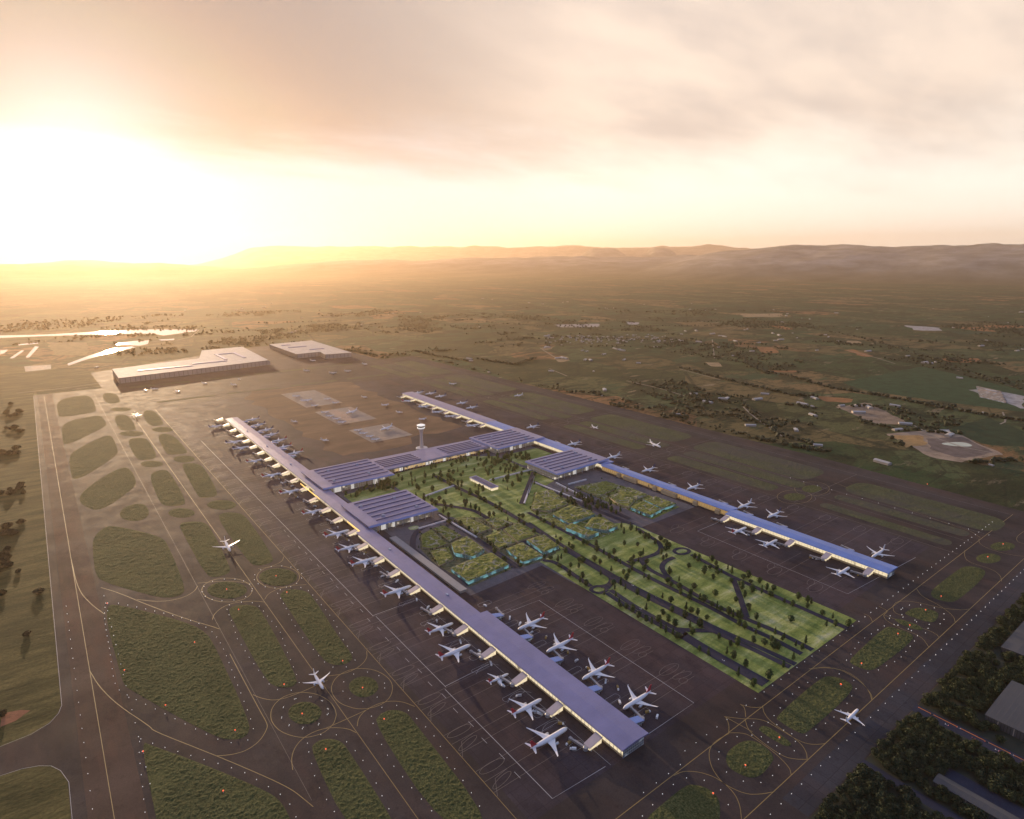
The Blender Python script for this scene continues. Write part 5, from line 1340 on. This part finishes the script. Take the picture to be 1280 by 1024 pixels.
def merged_far(pts, name, label):
    r = random.Random(3); V, F = [], []
    base = []
    for k in range(6):
        b = bmesh.new(); bmesh.ops.create_icosphere(b, subdivisions=2 if k < 3 else 1, radius=1)
        vs = [v.co*(1+.38*noise.noise(v.co*1.7+Vector((k*5, 0, 0)))+.2*r.uniform(-1, 1)) for v in b.verts]
        base.append((vs, [tuple(v.index for v in f.verts) for f in b.faces])); b.free()
    for x, y, s_ in pts:
        d = math.hypot(x, y); vs, fs = base[r.randrange(3) if d < 2600 else 3+r.randrange(3)]
        n = len(V); w_ = 6.5*s_*r.uniform(.8, 1.3); h_ = 5.2*s_*r.uniform(.8, 1.4); a = r.uniform(0, 6.28); ca, sa = math.cos(a)*w_, math.sin(a)*w_
        V += [(x+v.x*ca-v.y*sa, y+v.x*sa+v.y*ca, h_*.85+v.z*h_) for v in vs]; F += [tuple(i+n for i in f) for f in fs]
    mb = MB(); mb.v, mb.f = V, F
    tag(mb.build(name, M['farleaf']), label, None, None, 'stuff')
merged_far(far, 'far_woodland', 'copses and hedgerow trees over the plain')

# ------------------------------------------------------------------ farm buildings and houses on the plain
def farm_mesh(w_, d_, h_, seed):
    wall = MB().walls(rect(-w_/2, -d_/2, w_/2, d_/2), 0, h_); k = h_*.35
    wall.add([(-w_/2, -d_/2, h_), (-w_/2, d_/2, h_), (-w_/2, 0, h_+k), (w_/2, -d_/2, h_), (w_/2, d_/2, h_), (w_/2, 0, h_+k)], [(0, 2, 1), (3, 4, 5)])
    roof = MB().add([(-w_/2-.5, -d_/2-.6, h_-.2), (w_/2+.5, -d_/2-.6, h_-.2), (w_/2+.5, 0, h_+k+.1), (-w_/2-.5, 0, h_+k+.1), (w_/2+.5, d_/2+.6, h_-.2), (-w_/2-.5, d_/2+.6, h_-.2)], [(0, 1, 2, 3), (3, 2, 4, 5)])
    return wall, roof
FP = []
for k, (w_, d_, h_) in enumerate(((15, 10, 4), (40, 16, 6), (24, 12, 5))):
    e = empty('farm_building'); a, b = farm_mesh(w_, d_, h_, k); a.build('wall', M['house'], e); b.build('roof', M['house_roof'], e)
    MB().box(-w_*.1, -d_/2-.25, 0, w_*.1, -d_/2-.05, h_*.7).build('door', M['wh_wall'], e); FP.append([e, False])
def farm(x, y, k, label, group, rz):
    p = FP[k]; e = p[0] if not p[1] else copy_tree(p[0]); p[1] = True
    e.location = (x, y, .1); e.rotation_euler = (0, 0, rz); s_ = R.uniform(.85, 1.4); e.scale = (s_, s_, s_); tag(e, label, 'farm building', group)
for i in range(110):                                           # the village
    a = R.random(); x, y = VILLAGE[0][0]+(VILLAGE[1][0]-VILLAGE[0][0])*a+R.gauss(0, 160), VILLAGE[0][1]+(VILLAGE[1][1]-VILLAGE[0][1])*a+R.gauss(0, 160)
    farm(x, y, R.choice((0, 0, 0, 2)), 'small pale house of the village beyond the airfield', 'village houses', R.choice((.3, 1.9))+R.uniform(-.1, .1))
for i, (x, y) in enumerate(FARMS): farm(x, y, R.choice((1, 1, 2)), 'pale farm shed out among the paddocks right of the airfield', 'farm sheds among the paddocks', R.uniform(0, 3.1))
nf = 0
while nf < 90:
    az = rad(R.uniform(8, 78)); r = 2600*(11000/2600)**R.random(); x, y = math.sin(az)*r, math.cos(az)*r
    if on_field(x, y) or not vis(x, y) or fb(x, y, 1300, 3) < -.05: continue
    farm(x, y, R.choice((0, 1, 1, 2)), 'small pale building scattered on the distant plain', 'distant buildings on the plain', R.uniform(0, 3.1)); nf += 1
for i in range(8):                                             # glasshouses on the right
    x0, y0 = GLASS; e = empty('glasshouse', (x0+i*40, y0+i*14, .3), -.45)
    MB().box(-7, -70, 0, 7, 70, 4).build('wall', M['glass_blue'], e)
    MB().add([(-7.3, -71, 3.9), (0, -71, 6.5), (7.3, -71, 3.9), (-7.3, 71, 3.9), (0, 71, 6.5), (7.3, 71, 3.9)], [(0, 3, 4, 1), (1, 4, 5, 2), (0, 1, 2), (3, 5, 4)]).build('roof', M['pad'], e, fix=True)
    tag(e, 'long white glasshouse, %s of the row on the pale yard' % ORD[i], 'glasshouse', 'glasshouses on the pale yard')

# ------------------------------------------------------------------ cars
def make_car(paint):
    e = empty('car')
    MB().add([(-2.2, -.9, .4), (2.2, -.9, .4), (2.2, .9, .4), (-2.2, .9, .4), (-2.2, -.9, 1.0), (2.1, -.9, .9), (2.1, .9, .9), (-2.2, .9, 1.0)], [(0,3,2,1),(4,5,6,7),(0,1,5,4),(1,2,6,5),(2,3,7,6),(3,0,4,7)]).build('body', paint, e)
    MB().add([(-1.8, -.8, 1.0), (1.1, -.8, .95), (1.1, .8, .95), (-1.8, .8, 1.0), (-1.2, -.65, 1.5), (.3, -.65, 1.5), (.3, .65, 1.5), (-1.2, .65, 1.5)], [(4,5,6,7),(0,1,5,4),(1,2,6,5),(2,3,7,6),(3,0,4,7)]).build('cabin', M['darkglass'], e)
    for x in (-1.35, 1.35):
        for y in (-.85, .85): MB().lathe([(-.12, .36), (.12, .36)], 10, 'z', Matrix.Translation((x, y, .36)) @ Matrix.Rotation(rad(90), 4, 'X')).build('wheel', M['rubber'], e)
    for y in (-.65, .65):
        MB().box(-2.28, y-.2, .65, -2.2, y+.2, .9).build('tail_lamp', M['tail_lamp'], e); MB().box(2.2, y-.2, .55, 2.26, y+.2, .78).build('headlight', M['lamp'], e)
    return e
cars = [make_car(M[k]) for k in ('car_white', 'car_dark', 'car_red', 'car_silver')]
cu = set(); CN = ['white', 'dark', 'red', 'silver']
def car(k, x, y, hd, label, group, z):
    e = copy_tree(cars[k]) if k in cu else cars[k]; cu.add(k)
    e.location = (x, y, z); e.rotation_euler = (0, 0, rad(hd)); tag(e, label, 'car', group)
for i, y in enumerate((262, 240, 226, 205, 190, 176, 160)):
    k = (1, 0, 3, 2, 1, 0, 3)[i]
    car(k, 1034 if i % 2 == 0 else 1027, y, -90 if i % 2 == 0 else 90, '%s car on the wood road, %s from the airfield edge' % (CN[k], ORD[i]), 'cars on the road through the wood', .2)
for i, ri in enumerate((2, 2, 3, 4, 4, 6, 1, 5)):
    p = resample(chaikin(ROADS[ri], 2, False), 10); x, y, dx, dy = p[int(len(p)*(.25+.09*i))]
    k = (0, 0, 3, 0, 1, 0, 0, 3)[i]
    car(k, x-dy*2, y+dx*2, math.degrees(math.atan2(dy, dx)), '%s car on a park road among the trees' % CN[k], 'cars on the park roads %s' % CN[k], 1.15)

def make_truck(box):
    e = empty('service_truck')
    MB().box(-4.2, -1.25, .9, 1.4, 1.25, 3.7).build('cargo_box', box, e)
    MB().add([(1.7, -1.2, .7), (4.2, -1.2, .7), (4.2, 1.2, .7), (1.7, 1.2, .7), (1.7, -1.15, 2.9), (3.5, -1.15, 2.9), (3.5, 1.15, 2.9), (1.7, 1.15, 2.9)], [(0,3,2,1),(4,5,6,7),(0,1,5,4),(1,2,6,5),(2,3,7,6),(3,0,4,7)]).build('cab', M['car_white'], e)
    MB().box(-4.3, -.9, .55, 4, .9, .88).build('chassis', M['rubber'], e)
    for x in (-2.8, 2.9):
        for y in (-1.1, 1.1): MB().lathe([(-.18, .55), (.18, .55)], 10, 'z', Matrix.Translation((x, y, .55)) @ Matrix.Rotation(rad(90), 4, 'X')).build('wheel', M['rubber'], e)
    return e
TK = [make_truck(M[k]) for k in ('car_white', 'car_silver', 'yellow')]; tu = set(); TN = ['white', 'grey', 'yellow']
def truck(k, x, y, hd, label, group):
    e = copy_tree(TK[k]) if k in tu else TK[k]; tu.add(k)
    e.location = (x, y, .16); e.rotation_euler = (0, 0, rad(hd)); e.scale = (1.15,)*3; tag(e, label, 'service truck', group)
for i, y in enumerate(LINKS[:16]):
    x = 560 if y < 1400 else 575
    for j in range(3):
        k = R.randrange(3)
        truck(k, x+R.uniform(-24, 0), y+(14, 24, 66)[j]+R.uniform(-5, 5), R.uniform(0, 360), '%s service truck on the stands outside the left pier, by its %s jet bridge' % (TN[k], ORD[i]), '%s trucks by the %s jet bridge of the left pier' % (TN[k], ORD[i]))
for i, y in enumerate((530, 620, 716, 801, 892)):
    for j in range(3):
        k = R.randrange(3)
        truck(k, 668+R.uniform(-14, 22), y+(-12, 10, 52)[j]+R.uniform(-4, 4), R.uniform(0, 360), '%s service truck on the park side of the left pier, by its %s blue bridge' % (TN[k], ORD[i]), '%s trucks by the %s blue bridge' % (TN[k], ORD[i]))
for i, y in enumerate((525, 620, 711, 801, 896)):
    for j in range(2):
        k = R.randrange(3)
        truck(k, 1400+R.uniform(-12, 12), y+(10, 24)[j]+R.uniform(-4, 4), R.uniform(0, 360), '%s service truck before the right pier, by its %s lit jet bridge' % (TN[k], ORD[i]), '%s trucks by the %s lit bridge' % (TN[k], ORD[i]))
